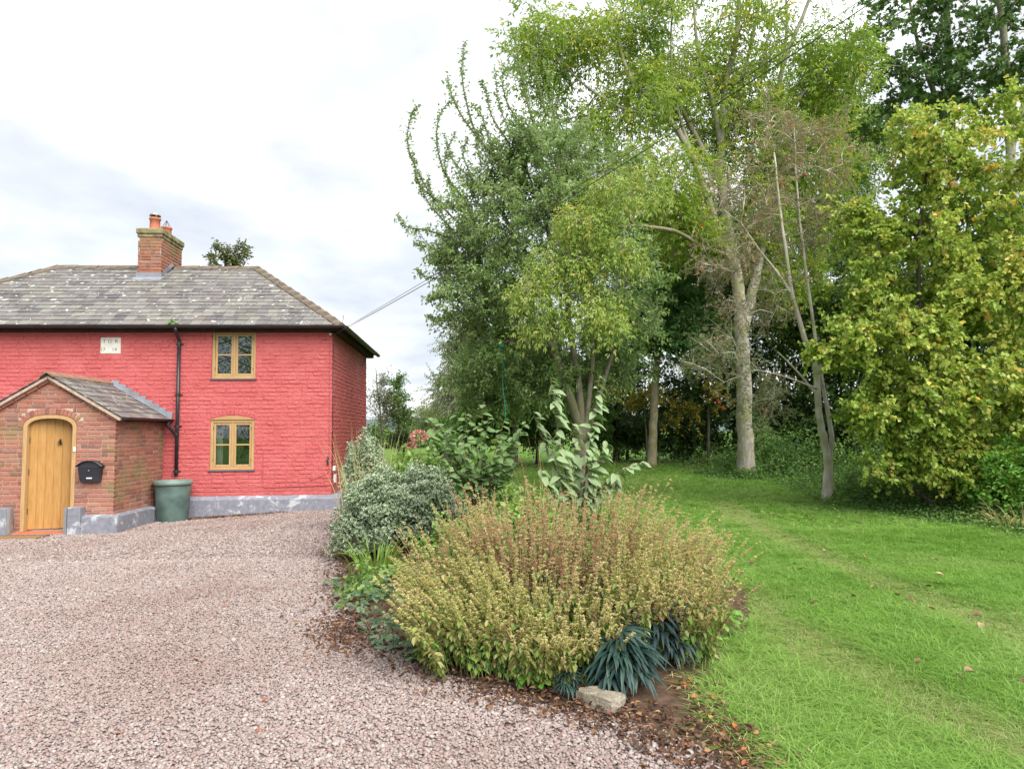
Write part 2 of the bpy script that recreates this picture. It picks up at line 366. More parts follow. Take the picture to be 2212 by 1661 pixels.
def gravelmat(name, inst_):
    m, nt = newmat(name); geo = nd(nt, 'ShaderNodeNewGeometry').outputs['Position']
    cols = [(0, (.215, .147, .133)), (.2, (.28, .207, .19)), (.42, (.325, .262, .245)), (.6, (.27, .222, .212)), (.74, (.42, .38, .355)), (.84, (.185, .168, .166)), (.9, (.255, .17, .148)), (1, (.38, .33, .305))]
    if inst_:
        f = nd(nt, 'ShaderNodeAttribute', attribute_name='rnd', attribute_type='INSTANCER').outputs['Fac']
        c = ramp(nt, f, cols)
        n = nd(nt, 'ShaderNodeTexNoise', {'Vector': geo, 'Scale': 90.0, 'Detail': 3.0}).outputs[0]
        c = mixc(nt, math_(nt, 'MULTIPLY', n, .35), c, (.30, .24, .22))
        n1 = nd(nt, 'ShaderNodeTexNoise', {'Vector': geo, 'Scale': .5, 'Detail': 5.0}).outputs[0]
        c = mixc(nt, math_(nt, 'MULTIPLY', ss_node(nt, n1, .45, .68), .42), c, (.18, .11, .09))
        finish(nt, prin(nt, c, .55, .35))
    else:
        v = nd(nt, 'ShaderNodeTexVoronoi', {'Vector': geo, 'Scale': 42.0})
        c = ramp(nt, nd(nt, 'ShaderNodeSeparateColor', {0: v.outputs['Color']}).outputs[0], [(p, tuple(a*.72 for a in q)) for p, q in cols])
        n1 = nd(nt, 'ShaderNodeTexNoise', {'Vector': geo, 'Scale': .5, 'Detail': 5.0}).outputs[0]
        c = mixc(nt, math_(nt, 'MULTIPLY', ss_node(nt, n1, .42, .72), .35), c, (.22, .13, .11))
        h = math_(nt, 'MULTIPLY', v.outputs['Distance'], -1.0)
        finish(nt, prin(nt, c, .7, .3, bump(nt, h, .02, .8)))
    return m
def groundmat():
    m, nt = newmat('grass ground'); geo = nd(nt, 'ShaderNodeNewGeometry').outputs['Position']
    n = nd(nt, 'ShaderNodeTexNoise', {'Vector': geo, 'Scale': 1.2, 'Detail': 8.0, 'Roughness': .65}).outputs[0]
    n2 = nd(nt, 'ShaderNodeTexNoise', {'Vector': geo, 'Scale': 30.0, 'Detail': 6.0, 'Roughness': .7}).outputs[0]
    c = ramp(nt, n, [(.3, (.075, .155, .022)), (.55, (.105, .20, .03)), (.75, (.15, .22, .045))])
    c = mixc(nt, ss_node(nt, n2, .35, .7), mixc(nt, .5, c, (.05, .09, .02)), c)
    c = mixc(nt, math_(nt, 'MULTIPLY', attr(nt, 'rnd'), .4), c, (.26, .22, .11))
    finish(nt, prin(nt, c, .9, .1, bump(nt, n2, .02, .6))); return m
def bladesmat():
    m, nt = newmat('grass blades')
    A = lambda n: nd(nt, 'ShaderNodeAttribute', attribute_name=n, attribute_type='INSTANCER').outputs['Fac']
    c = ramp(nt, A('tone'), [(0, (.09, .22, .022)), (.35, (.145, .31, .035)), (.7, (.205, .38, .06)), (1, (.28, .42, .11))])
    f = attr(nt, 'rnd')
    c = mixc(nt, math_(nt, 'MULTIPLY', ss_node(nt, f, .25, .8), A('straw'), True), c, (.44, .36, .20))
    c = mixc(nt, math_(nt, 'MULTIPLY', ss_node(nt, f, .5, 1.0), .5), c, (.27, .44, .11))
    p = prin(nt, c, .5, .3)
    t = nd(nt, 'ShaderNodeBsdfTranslucent', {0: c}).outputs[0]
    finish(nt, nd(nt, 'ShaderNodeMixShader', {0: .35, 1: p, 2: t}).outputs[0]); return m

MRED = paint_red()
MBRICK = brickmat('orange red brick', [(0, (.20, .078, .06)), (.2, (.29, .115, .085)), (.5, (.345, .145, .105)), (.75, (.31, .15, .12)), (.9, (.17, .09, .08)), (1, (.38, .20, .15))], .6)
MCHIM = brickmat('chimney brick', [(0, (.21, .085, .06)), (.3, (.33, .13, .085)), (.6, (.30, .15, .11)), (.85, (.17, .10, .085)), (1, (.40, .20, .14))], .5)
MMORTAR = simple('lime mortar', (.46, .36, .29), .9, .1, var=.2, scale=20, bmp=.01)
MSLATE = slatemat('weathered slate'); MSLATE2 = slatemat('mossy porch slate', 1.2)
MRIDGE = simple('ridge tile clay', (.135, .108, .082), .85, .2, var=.45, scale=7, bmp=.01)
MRIDGE2 = simple('porch ridge tile', (.22, .135, .095), .8, .2, var=.35, scale=6, bmp=.01)
MDECK = simple('roof deck', (.06, .055, .05), .9, .1)
MBLACK = simple('black plastic', (.022, .023, .027), .35, .45, var=.2)
MGUTTER = simple('black gutter', (.02, .019, .02), .4, .45, var=.3, scale=3)
MSOFFIT = simple('dark eaves timber', (.035, .022, .018), .8, .2, var=.4)
MLEAD = simple('lead sheet', (.225, .235, .27), .5, .4, var=.25, scale=4)
MOAK = woodmat('pale oak', (.37, .225, .095), (.50, .335, .165)); MOAKX = woodmat('pale oak rail', (.37, .225, .095), (.50, .335, .165), 'X')
MDOOR = woodmat('oak door boards', (.33, .165, .045), (.48, .275, .095))
MSILL = simple('slate sill', (.09, .095, .115), .5, .4)
MPLINTH = plinthmat(); MGLASS = glassmat()
MSTONE = simple('white painted datestone', (.66, .65, .59), .8, .2, var=.1, scale=14, bmp=.004)
MINK = simple('carved lettering', (.17, .15, .13), .9, .1)
MROOM = simple('room plaster', (.30, .28, .25), .9, .1); MCURT = simple('white curtain', (.7, .68, .62), .9, .1)
MPOT = simple('terracotta pot', (.42, .155, .095), .8, .2, var=.2, bmp=.004); MCAP = simple('mossy chimney cap', (.20, .175, .10), .95, .1, var=.55, scale=7, bmp=.02)
MSTEEL = simple('galvanised steel', (.45, .46, .47), .35, .5, .8, var=.1)
MQUARRY = simple('red quarry tile', (.47, .125, .06), .6, .35, var=.12)
MBRASS = simple('dark bronze fitting', (.10, .075, .045), .45, .5, .7)
MMAT = simple('coir mat', (.27, .165, .085), .95, .1, var=.25, scale=60, bmp=.01)
MWHITE = simple('white plastic', (.7, .7, .68), .45, .4, var=.05)
MPOSTBOX = simple('anthracite metal', (.028, .03, .038), .38, .5, .2, var=.15)
MBARREL = simple('dark green plastic', (.085, .135, .122), .5, .4, var=.4, scale=4)
MBARREL2 = simple('green plastic rim', (.14, .20, .175), .45, .4, var=.15)

# ------------------------------------------------------------------ brick laying
def brick_var(seed, rough):
    """unit brick, x length, z height, y from 0 (back) to -1 (face); 12 verts"""
    r = np.random.default_rng(seed); j = lambda s: r.uniform(-s, s)
    V = []
    for x, z in ((-.5, -.5), (.5, -.5), (.5, .5), (-.5, .5)): V.append((x, 0, z))
    for x, z in ((-.5, -.5), (.5, -.5), (.5, .5), (-.5, .5)): V.append((x+j(.01), -.55-j(.15), z+j(.03*rough)))
    for x, z in ((-.5, -.5), (.5, -.5), (.5, .5), (-.5, .5)): V.append((x*(.93)+j(.015*rough), -1+j(.25*rough), z*(.80-.08*rough)+j(.06*rough)))
    return np.array(V)
BRF = np.array([[0, 1, 5, 4], [1, 2, 6, 5], [2, 3, 7, 6], [3, 0, 4, 7], [4, 5, 9, 8], [5, 6, 10, 9], [6, 7, 11, 10], [7, 4, 8, 11], [8, 9, 10, 11]])
BV = {q: [brick_var(i, q*(1.5 if q == 1.0 else 1)) for i in range(12)] for q in (.4, 1.0)}
BM = {}
def brick_mesh(q, i, mat):
    k = (q, i, mat.name)
    if k not in BM:
        BM[k] = MB().add(BV[q][i], BRF, .5).mesh('brick', mat)
    return BM[k]
def lay(u0, u1, z0, z1, ch, L, openings, joint=.012, pattern=(1,)):
    """list of (uc, zc, len, height); openings: f(zlo, zhi) -> list of (a, b)"""
    out = []; n = int(round((z1-z0)/ch)); rr = np.random.default_rng(5)
    for i in range(n):
        a, b = z0+i*ch, z0+(i+1)*ch
        iv = [(u0, u1)]
        for op in openings:
            for (p, q) in op(a, b):
                nv = []
                for s, e in iv:
                    if q <= s or p >= e: nv.append((s, e)); continue
                    if p > s: nv.append((s, p))
                    if q < e: nv.append((q, e))
                iv = nv
        u = u1 + (L*.5 if i % 2 else 0) + rr.uniform(-.02, .02)
        hd = pattern[i % len(pattern)]
        while u > u0:
            l = L if rr.random() < hd else L*.5
            l *= rr.uniform(.95, 1.05); s, e = u-l+joint/2, u-joint/2; u -= l
            for p, q in iv:
                ss_, ee = max(s, p+.003), min(e, q-.003)
                if ee-ss_ > .03: out.append(((ss_+ee)/2, (a+b)/2, ee-ss_, ch-joint))
    return out
def place_bricks(bricks, parent, mat, q, depth, frame, n_ind, key, stuffname, tilt=0.0):
    """frame(u,z)-> (origin in parent coords, angle about z). First n_ind by key become single objects"""
    order = sorted(range(len(bricks)), key=lambda i: key(bricks[i])) if n_ind else range(len(bricks))
    st = MB(); rr = np.random.default_rng(9)
    for c, i in enumerate(order):
        u, z, l, h = bricks[i]; p, ang = frame(u, z); k = int(rr.integers(12)); dp = depth*(rr.uniform(.45, 1.3) if q == 1.0 else rr.uniform(.75, 1.25))
        t = rr.uniform(-tilt, tilt)
        M = Matrix.Translation(Vector([float(a) for a in p])) @ Matrix.Rotation(ang, 4, 'Z') @ Matrix.Rotation(t, 4, 'Y') @ Matrix.Diagonal((l, dp, h, 1))
        if c < n_ind: inst('brick', brick_mesh(q, k, mat), parent, M)
        else:
            A = np.array(M); st.add(BV[q][k] @ A[:3, :3].T + A[:3, 3], BRF, rr.random())
    if st.n:
        o = st.obj(stuffname, mat, parent); o['kind'] = 'stuff'
YAW = rad(3.6)

# ------------------------------------------------------------------ ground
def D2(L): return [tuple(gp(x, y)[:2]) for x, y in L]
GR_EDGE = D2([(748, 1096), (724, 1180), (726, 1240), (745, 1300), (775, 1350), (845, 1405), (940, 1462), (1060, 1500), (1160, 1527), (1260, 1548), (1350, 1575), (1440, 1610), (1520, 1661), (1600, 1780)])
LW_EDGE = D2([(1800, 1760), (1735, 1661), (1660, 1620), (1590, 1570), (1560, 1500), (1590, 1420), (1615, 1340), (1610, 1250)]) + [(1.95, 7.0), (1.7, 8.2), (.9, 9.6), (-.8, 10.6), (-2.4, 12.2)]
DRIVE = GR_EDGE + [(2.4, -4), (-16, -4), (-16, 14.0), (-6.4, 14.1), (-3.4, 14.2)]
BED = GR_EDGE + LW_EDGE + [(-3.2, 13.4)]
TR1 = D2([(1560, 1085), (1660, 1150), (1800, 1215), (2000, 1290), (2300, 1420)]); TR2 = D2([(1600, 1290), (1700, 1370), (1850, 1450), (2050, 1540), (2300, 1650)])
def straw(X, Y):
    d = np.minimum(seg_dist(TR1, X, Y)/.22, seg_dist(TR2, X, Y)/.25)
    n = vnoise(X, Y, 3.0, 1)*.6+vnoise(X, Y, 9.0, 2)*.4
    return np.clip(np.exp(-d*d)*2.0*(.25+n), 0, 1) + .42*ss(.55, .8, vnoise(X, Y, 1.3, 3))*vnoise(X, Y, 6, 4)
def grid_mesh(xs, ys, zf, name, mat, keep=None, rf=None):
    X, Y = np.meshgrid(xs, ys); Z = zf(X, Y); nx = len(xs)
    i = np.arange(len(ys)-1)[:, None]*nx+np.arange(nx-1)[None]
    F = np.stack([i, i+1, i+nx+1, i+nx], -1).reshape(-1, 4)
    if keep is not None:
        cx = .5*(X[:-1, :-1]+X[1:, 1:]).ravel(); cy = .5*(Y[:-1, :-1]+Y[1:, 1:]).ravel(); F = F[keep(cx, cy)]
    V = np.stack([X, Y, Z], -1).reshape(-1, 3); r = np.broadcast_to(rf(X, Y), X.shape).ravel() if rf else np.full(len(V), .5)
    us = np.unique(F); mp = np.zeros(len(V), int); mp[us] = np.arange(len(us))
    return MB().add(V[us], mp[F], r[us]).obj(name, mat, None, True)
xs = np.concatenate([-np.geomspace(3500, 16, 30), np.arange(-15, 20, .35), np.geomspace(20, 3500, 30)])
ys = np.concatenate([-np.geomspace(400, 5, 14), np.arange(-4, 30, .35), np.geomspace(30, 3500, 34)])
gm = groundmat()
def gz(X, Y): return g(X, Y)-.3*ss(60, 300, Y)+vnoise(X, Y, 1.1, 8)*.02*(np.abs(X) < 20)-.01
tag(grid_mesh(xs, ys, gz, 'lawn', gm, None, lambda X, Y: np.where(Y < 30, straw(X, Y), .1)), kind='structure')
dr = grid_mesh(np.arange(-16, 2.6, .12), np.arange(-4, 14.6, .12), lambda X, Y: g(X, Y)+.012+vnoise(X, Y, 2.0, 5)*.016+vnoise(X, Y, 9, 6)*.006, 'driveway', gravelmat('pink gravel bed', False), lambda x, y: inside(DRIVE, x, y) | (seg_dist(GR_EDGE, x, y) < .12))
tag(dr, kind='structure')
def bedz(X, Y):
    e = np.minimum(seg_dist(GR_EDGE, X, Y), seg_dist(LW_EDGE, X, Y)); e = np.where(inside(BED, X, Y), e, 0)
    return g(X, Y)+.022+.07*ss(0, .9, e)+.03*vnoise(X, Y, 5, 7)
MSOIL = simple('brown soil', (.085, .055, .038), .95, .1, var=.45, scale=16, bmp=.03)
tag(grid_mesh(np.arange(-4, 3.2, .08), np.arange(1.5, 14.2, .08), bedz, 'soil', MSOIL, lambda x, y: inside(BED, x, y)), kind='structure')
# hills far away
hx = np.linspace(-4200, 4200, 120); hy = np.linspace(2300, 3400, 12)
def hz(X, Y):
    t = (Y-2300)/1100; prof = 60+55*vnoise(X, X*0, .0011, 3)+28*vnoise(X, X*0, .004, 4)+7*vnoise(X, X*0, .018, 5)
    return -2+prof*np.sin(np.clip(t, 0, 1)*math.pi*.5)**1.4
tag(grid_mesh(hx, hy, hz, 'hills', simple('haze tinted hill', (.10, .135, .135), .95, .05, var=.3, scale=.02)), kind='structure')  # blue of distance haze is put into the hill colour

# ------------------------------------------------------------------ the cottage
HO = (-3.592, 14.096, 0.0)
house = thing('cottage', 'red painted brick cottage with a grey slate hipped roof and brick chimney', 'cottage', HO, YAW, local=True)
HD = 4.82; ZT = 3.68; UL = -9.1
UWIN = (-2.338, -1.478, 2.735, 3.685); LWIN = (-2.342, -1.490, .945, 1.925)
DSTONE = (-4.480, -4.080, 3.225, 3.566)
def arch_low(z):   # half-opening above the lower window's segmental lintel
    t = (z-LWIN[3])/.085; return max(0, math.sqrt(max(0, 1-max(0, t)))) if t < 1 else 0
def op_rect(r): return lambda a, b: [(r[0], r[1])] if b > r[2]+.01 and a < r[3]-.01 else []
def op_low(a, b):
    z = (a+b)/2
    if b < LWIN[2]+.01 or a > LWIN[3]+.17: return []
    if z < LWIN[3]: return [(LWIN[0], LWIN[1])]
    c = (LWIN[0]+LWIN[1])/2; hw = .49*math.sqrt(max(0, 1-((a-LWIN[3])/.175)**2)) if a > LWIN[3] else .49
    return [(c-hw, c+hw)]
# backing walls with true openings
wb = MB(); T = .30
def wallbox(u0, u1, z0, z1): box(wb, (u0, 0, z0), (u1, T, z1))
zc = [0, LWIN[2], LWIN[3]+.02, UWIN[2], UWIN[3], ZT]
wallbox(UL, LWIN[0], 0, ZT); wallbox(LWIN[1], 0, 0, ZT)
for a, b in ((0, LWIN[2]), (LWIN[3], UWIN[2]), (UWIN[3], ZT)): 
    if b > a: wallbox(LWIN[0], LWIN[1], a, b)
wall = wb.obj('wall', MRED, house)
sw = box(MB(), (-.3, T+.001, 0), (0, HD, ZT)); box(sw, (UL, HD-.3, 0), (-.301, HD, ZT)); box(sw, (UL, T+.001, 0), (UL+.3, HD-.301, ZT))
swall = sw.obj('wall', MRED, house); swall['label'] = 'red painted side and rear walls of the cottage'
fb = lay(UL, 0, .43, ZT-.01, .081, .245, [op_rect(UWIN), op_low, op_rect(tuple(np.array(DSTONE)+np.array([-.012, .012, -.012, .012])))], .013, (1, .95, .2, 1, .9))
def vis_key(b):
    hide = 1.0 if (-5.6 < b[0] < -3.0 and b[1] < 2.4) or b[0] < -6.3 else 0
    return hide*100 + abs(b[0]+.2)
place_bricks(fb, wall, MRED, 1.0, .011, lambda u, z: ((u, 0, z), 0), 300, vis_key, 'brickwork', .006)
sb = lay(0, HD, .43, ZT-.01, .081, .245, [], .013, (1, .95, .2, 1))
place_bricks(sb, swall, MRED, 1.0, .011, lambda u, z: ((0, u, z), math.pi/2), 0, None, 'brickwork', .006)
# painted arch bricks over the lower window
ab = MB(); c0 = (LWIN[0]+LWIN[1])/2
for k in range(13):
    t = (k-6)/6; u = c0+t*.455; z = LWIN[3]+.085*(1-t*t)+.064
    A = np.array(Matrix.Translation((u, 0, z)) @ Matrix.Rotation(t*.36, 4, 'Y') @ Matrix.Diagonal((.064, .011, .105, 1)))
    inst('brick', brick_mesh(1.0, k % 8, MRED), wall, Matrix(A.tolist()))
# windows
def window(r, arched):
    u0, u1, z0, z1 = r; f = MB(); t = .058; V0, V1 = .012, .085
    um = (u0+u1)/2
    w = bbox(MB(), (u0, V0, z0), (u0+t, V1, z1), .005); bbox(w, (u1-t, V0, z0), (u1, V1, z1), .005)
    root = w.obj('window', MOAK, house)
    bbox(MB(), (u0+t+.001, V0+.001, z1-t), (u1-t-.001, V1, z1-.001), .005).obj('rail', MOAKX, root); bbox(MB(), (u0+t+.001, V0+.001, z0+.001), (u1-t-.001, V1, z0+t), .005).obj('rail', MOAKX, root)
    bbox(MB(), (um-.022, V0+.004, z0+t+.001), (um+.022, V1, z1-t-.001), .004).obj('mullion', MOAK, root)
    for a, b in ((u0+t+.003, um-.024), (um+.024, u1-t-.003)):
        q = .042; c = MB()
        bbox(c, (a, V0+.012, z0+t+.003), (a+q, V1-.01, z1-t-.003), .004); bbox(c, (b-q, V0+.012, z0+t+.003), (b, V1-.01, z1-t-.003), .004)
        for zz in (z0+t+.003, (z0+z1)/2-.014, z1-t-.003-q):
            bbox(c, (a+q+.001, V0+.013, zz), (b-q-.001, V1-.011, zz+(q if abs(zz-(z0+z1)/2) > .1 else .028)), .004)
        c.obj('casement', MOAK, root)
        for zl, zh in ((z0+t+.003+q, (z0+z1)/2-.014), ((z0+z1)/2+.014, z1-t-.003-q)):
            box(MB(), (a+q, .043, zl), (b-q, .049, zh)).obj('pane', MGLASS, root)
        for zz in (z0+.17, z1-.19):
            x = a-.004 if a < um-.1 else b-.002
            box(MB(), (x, V0-.004, zz), (x+.008, V0+.004, zz+.05)).obj('hinge', MBRASS, root)
    bbox(MB(), (u0-.02, -.035, z0-.028), (u1+.02, .06, z0-.002), .004).obj('sill', MSILL, root)
    room = MB(); d = 2.2; x0, x1, y0, y1, a, b = u0-.9, u1+.7, .31, d, z0-.7, z1+.1
    P = [(x0, y0, a), (x1, y0, a), (x1, y1, a), (x0, y1, a), (x0, y0, b), (x1, y0, b), (x1, y1, b), (x0, y1, b)]
    room.add(P, np.array([[0, 1, 2, 3], [4, 5, 6, 7], [1, 2, 6, 5], [2, 3, 7, 6], [3, 0, 4, 7]])); room.obj('interior', MROOM, root)
    if arched:
        n = 9; t_ = np.linspace(-1, 1, n); top = np.stack([um+t_*(u1-u0)/2, np.full(n, -.008), z1+.004+.075*(1-t_**2)], -1); bot = top.copy(); bot[:, 2] = z1+.001
        V = np.vstack([top, bot, top+[0, .07, 0], bot+[0, .07, 0]]); i = np.arange(n-1)
        MB().add(V, np.vstack([np.stack([n+i, n+i+1, i+1, i], -1), np.stack([i, i+1, 2*n+i+1, 2*n+i], -1)])).obj('lintel', MOAKX, root)
        # curtains and valance inside
        cu = MB()
        for a0, a1, zl in ((u0+.05, u1-.05, z1-.20), ):
            k = 36; uu = np.linspace(a0, a1, k); vv = .20+.02*np.sin(np.arange(k)*1.9); zb = zl+.022*np.abs(np.sin(np.arange(k)*.7))
            cu.add(np.vstack([np.stack([uu, vv, np.full(k, z1-.03)], -1), np.stack([uu, vv, zb], -1)]), np.stack([np.arange(k-1), np.arange(1, k), k+np.arange(1, k), k+np.arange(k-1)], -1))
        for a0, a1 in ((u0+.05, u0+.20), (u1-.13, u1-.05)):
            k = 12; uu = np.linspace(a0, a1, k); vv = .17+.015*np.sin(np.arange(k)*2.1)
            cu.add(np.vstack([np.stack([uu, vv, np.full(k, z1-.03)], -1), np.stack([uu, vv, np.full(k, z0+.05)], -1)]), np.stack([np.arange(k-1), np.arange(1, k), k+np.arange(1, k), k+np.arange(k-1)], -1))
        cu.obj('curtain', MCURT, root)
    return root
window(UWIN, False)['label'] = 'upstairs oak casement window under the gutter'
window(LWIN, True)['label'] = 'downstairs oak casement window with arched lintel and white valance'
# date stone
ds = bbox(MB(), (DSTONE[0], -.012, DSTONE[2]), (DSTONE[1], .05, DSTONE[3]), .02).obj('datestone', MSTONE, house)
def text(s, size, mat, parent, M, ext=.002, name='lettering'):
    c = bpy.data.curves.new(name, 'FONT'); c.body = s; c.size = size; c.extrude = ext; c.align_x = 'CENTER'; c.align_y = 'CENTER'
    tmp = bpy.data.objects.new('tmp', c); COL.objects.link(tmp); dg = bpy.context.evaluated_depsgraph_get()
    me = bpy.data.meshes.new_from_object(tmp.evaluated_get(dg)); bpy.data.objects.remove(tmp); bpy.data.curves.remove(c)
    me.name = name; me.materials.clear(); me.materials.append(mat); return inst(name, me, parent, M)
RX = Matrix.Rotation(math.pi/2, 4, 'X')
dc = (DSTONE[0]+DSTONE[1])/2
for ch, du, dz, s in (('T', -.115, .25, .1), ('D', -.01, .25, .1), ('R', .115, .25, .1), ('1', -.16, .085, .1), ('7', -.115, .085, .1), ('1', .055, .085, .1), ('9', .105, .085, .1)):
    text(ch, s, MINK, ds, Matrix.Translation((dc+du, -.0125, DSTONE[2]+dz)) @ RX)
# plinth
gl = -.1
def prism(mb, prof, u0, u1, along='x'):
    """extrude (v,z) profile along u"""
    n = len(prof); P = [(u0, v, z) for v, z in prof]+[(u1, v, z) for v, z in prof]
    if along == 'y': P = [(v, u, z) for u, v, z in P]
    i = np.arange(n); j = (i+1) % n
    mb.add(P, [np.stack([i, j, n+j, n+i], -1)]); 
    a = np.arange(1, n-1); mb.add(P, [np.vstack([np.stack([0*a, a+1, a], -1), np.stack([0*a+n, n+a, n+a+1], -1)])])
pl = MB(); prism(pl, [(.0, gl), (-.125, gl), (-.12, .372), (-.11, .385), (-.0, .445)], UL, .0)
prism(pl, [(.0, gl), (.20, gl), (.195, .372), (.185, .385), (.0, .445)], -.001, HD, 'y')
prism(pl, [(-.001, gl), (-.125, gl), (-.12, .372), (-.11, .385), (-.001, .44)], .0, .2)
pl.obj('plinth', MPLINTH, house)
# roof
OV = .24; EZ = 3.775; RZ = 5.505; RV = 2.41; RU0, RU1 = -6.69, -2.165
E0, E1 = UL-OV, OV; EF, EB = -OV, HD+OV
rf = MB()
P = [(E0, EF, EZ), (E1, EF, EZ), (E1, EB, EZ), (E0, EB, EZ), (RU0, RV, RZ), (RU1, RV, RZ)]
P2 = [(a, b, c-.03) for a, b, c in P]
rf.add(P2, [np.array([[0, 1, 5, 4], [2, 3, 4, 5], [0, 3, 2, 1]]), np.array([[1, 2, 5], [3, 0, 4]])])
roof = rf.obj('roof', MDECK, house)
# plain slated faces on the sides that are turned away
def slates(p0, p1, r0, r1, ncourse, w, n_ind, parent, mat, thick=.009, skip=None, key=None, name='slate'):
    """slate a trapezoid: p0,p1 eave ends, r0,r1 ridge ends"""
    p0, p1, r0, r1 = map(lambda a: np.array(a, float), (p0, p1, r0, r1)); ex = unit(p1-p0); mid = lambda t: None
    h = r0-p0; up = unit(h-ex*np.dot(h, ex)); nrm = unit(np.cross(ex, up)); H = np.dot(h, up)
    L = np.linalg.norm(p1-p0); a0 = np.dot(r0-p0, ex); a1 = np.dot(r1-p0, ex); rr = np.random.default_rng(3); items = []
    ce = H/ncourse
    for i in range(ncourse):
        hb, ht = i*ce-(.03 if i == 0 else 0), (i+1)*ce
        lo = lambda hh: a0*hh/H; hi = lambda hh: L+(a1-L)*hh/H
        u = min(lo(hb), lo(ht))-rr.uniform(0, w) - (w*.5 if i % 2 else 0)
        while u < max(hi(hb), hi(ht)):
            l = w*rr.uniform(.92, 1.08); s, e = u, u+l-.006; u += l
            sb_, st_ = max(s, lo(hb)), max(s, lo(ht)); eb_, et_ = min(e, hi(hb)), min(e, hi(ht))
            if eb_-sb_ < .02 and et_-st_ < .02: continue
            sb_, eb_ = min(sb_, eb_), max(sb_, eb_); st_, et_ = min(st_, et_), max(st_, et_)
            hbj = hb+rr.uniform(-.006, .006); lift = rr.uniform(0, .004)
            q = lambda uu, hh, o: p0+ex*uu+up*hh+nrm*o
            tp = thick
            V = [q(sb_, hbj, 2*tp+lift), q(eb_, hbj+rr.uniform(-.004, .004), 2*tp+lift), q(et_, ht, tp), q(st_, ht, tp), q(sb_, hbj, tp+lift), q(eb_, hbj, tp+lift), q(et_, ht, 0), q(st_, ht, 0)]
            c = np.mean(V, 0)
            if skip and skip(c): continue
            items.append((c, np.array(V)))
    F = np.array([[0, 1, 2, 3], [4, 5, 1, 0], [5, 6, 2, 1], [7, 4, 0, 3]])
    if key: items.sort(key=lambda t: key(t[0]))
    st = MB()
    for k, (c, V) in enumerate(items):
        if k < n_ind:
            me = MB().add(V-c, F).mesh(name, mat); inst(name, me, parent, Matrix.Translation(Vector([float(x) for x in c])))
        else: st.add(V, F, rr.random())
    if st.n: st.obj('slating', mat, parent)['kind'] = 'stuff'
CH = (-4.66, -4.15, 1.86, 3.02)
slates(P[0], P[1], P[4], P[5], 17, .215, 300, roof, MSLATE, skip=lambda c: (CH[0] < c[0] < CH[1] and c[1] > CH[2]-.02), key=lambda c: abs(c[0]+3.0)-.2*c[2])
slates(P[1], P[2], P[5], P[5], 17, .255, 0, roof, MSLATE)
slates(P[2], P[3], P[5], P[4], 17, .255, 0, roof, MSLATE)
slates(P[3], P[0], P[4], P[4], 17, .255, 0, roof, MSLATE)
def ridge_run(a, b, n, nA, nB, parent, mat, name, wd=.14, skip=None, r_=3):
    """angular ridge tiles from a to b; nA, nB: downhill directions of both wings"""
    a, b = np.array(a, float), np.array(b, float); d = unit(b-a); L = np.linalg.norm(b-a)/n; rr = np.random.default_rng(r_)
    upv = -unit(unit(nA)+unit(nB))
    for i in range(n):
        c = a+d*L*(i+.5)
        if skip and skip(c): continue
        m = MB(); V = []
        for x, lift in ((-L*.5-.03, .0), (-L*.5+.03, .0), (L*.5, .016), (L*.5+.012, .016)):
            for (w, s) in ((nA, 1), (None, 0), (nB, 1)):
                for th in (.02, -.002): 
                    p = d*x+upv*(lift+th*1.0) + (unit(w)*wd if w is not None else upv*.012)
                    V.append(p+rr.normal(size=3)*.0025)
        F = []
        for s in range(3):
            o, q = s*6, s*6+6
            F += [[o, o+2, q+2, q], [o+2, o+4, q+4, q+2], [o+1, q+1, q+3, o+3], [o+3, q+3, q+5, o+5], [o, q, q+1, o+1], [o+4, o+5, q+5, q+4]]
        F += [[0, 1, 3, 2], [2, 3, 5, 4], [18, 20, 21, 19], [20, 22, 23, 21]]
        m.add(V, np.array(F)); inst(name, m.mesh(name, mat), parent, Matrix.Translation(Vector([float(x) for x in c])))
dF = np.array([0, EF-RV, EZ-RZ]); dB = -dF*np.array([1, 1, -1]); dR = np.array([E1-RU1, 0, EZ-RZ]); dL = dR*np.array([-1, 1, 1])
up4 = np.array([0, 0, .012])
ridge_run(np.array(P[4])+up4, np.array(P[5])+up4, 10, dF, dB, roof, MRIDGE, 'ridge_tile', .15, lambda c: CH[0]-.12 < c[0] < CH[1]+.12)
hp = np.array(P[1])-np.array(P[5]); hl = np.array(P[0])-np.array(P[4])
def wing(h, f): 
    u = unit(h); e = unit(f-u*np.dot(f, u)); return e
def across(h, plane_dir, sgn):   # direction in the slope plane, perpendicular to the hip, away from it
    n = unit(np.cross(np.array([1., 0, 0]), dF)) if plane_dir == 'F' else unit(np.cross(np.array([0, 1., 0]), dR if sgn > 0 else dL))
    e = unit(np.cross(n, unit(h))); tgt = np.array([-sgn, 0, 0]) if plane_dir == 'F' else np.array([0, 1., 0])
    return e if np.dot(e, tgt) > 0 else -e
ridge_run(np.array(P[1])+up4, np.array(P[5])+up4, 12, across(hp, 'F', 1), across(hp, 'S', 1), roof, MRIDGE, 'hip_tile', .15, None, 5)
ridge_run(np.array(P[0])+up4, np.array(P[4])+up4, 12, across(hl, 'F', -1), across(hl, 'S', -1), roof, MRIDGE, 'hip_tile', .15, None, 6)
hb_ = MB(); hk = np.array(P[1])+[0, 0, .02]; tube(hb_, [hk, hk+[.02, -.03, .06], hk+[.035, -.05, .12], hk+[.03, -.04, .15], hk+[.01, -.02, .15]], .006, 5); hb_.obj('hip_iron', MBLACK, roof, True)
hb2 = MB(); hk = np.array(P[2])+[0, 0, .02]; tube(hb2, [hk, hk+[.02, .03, .06], hk+[.035, .05, .12], hk+[.03, .04, .15]], .006, 5); hb2.obj('hip_iron', MBLACK, roof, True)
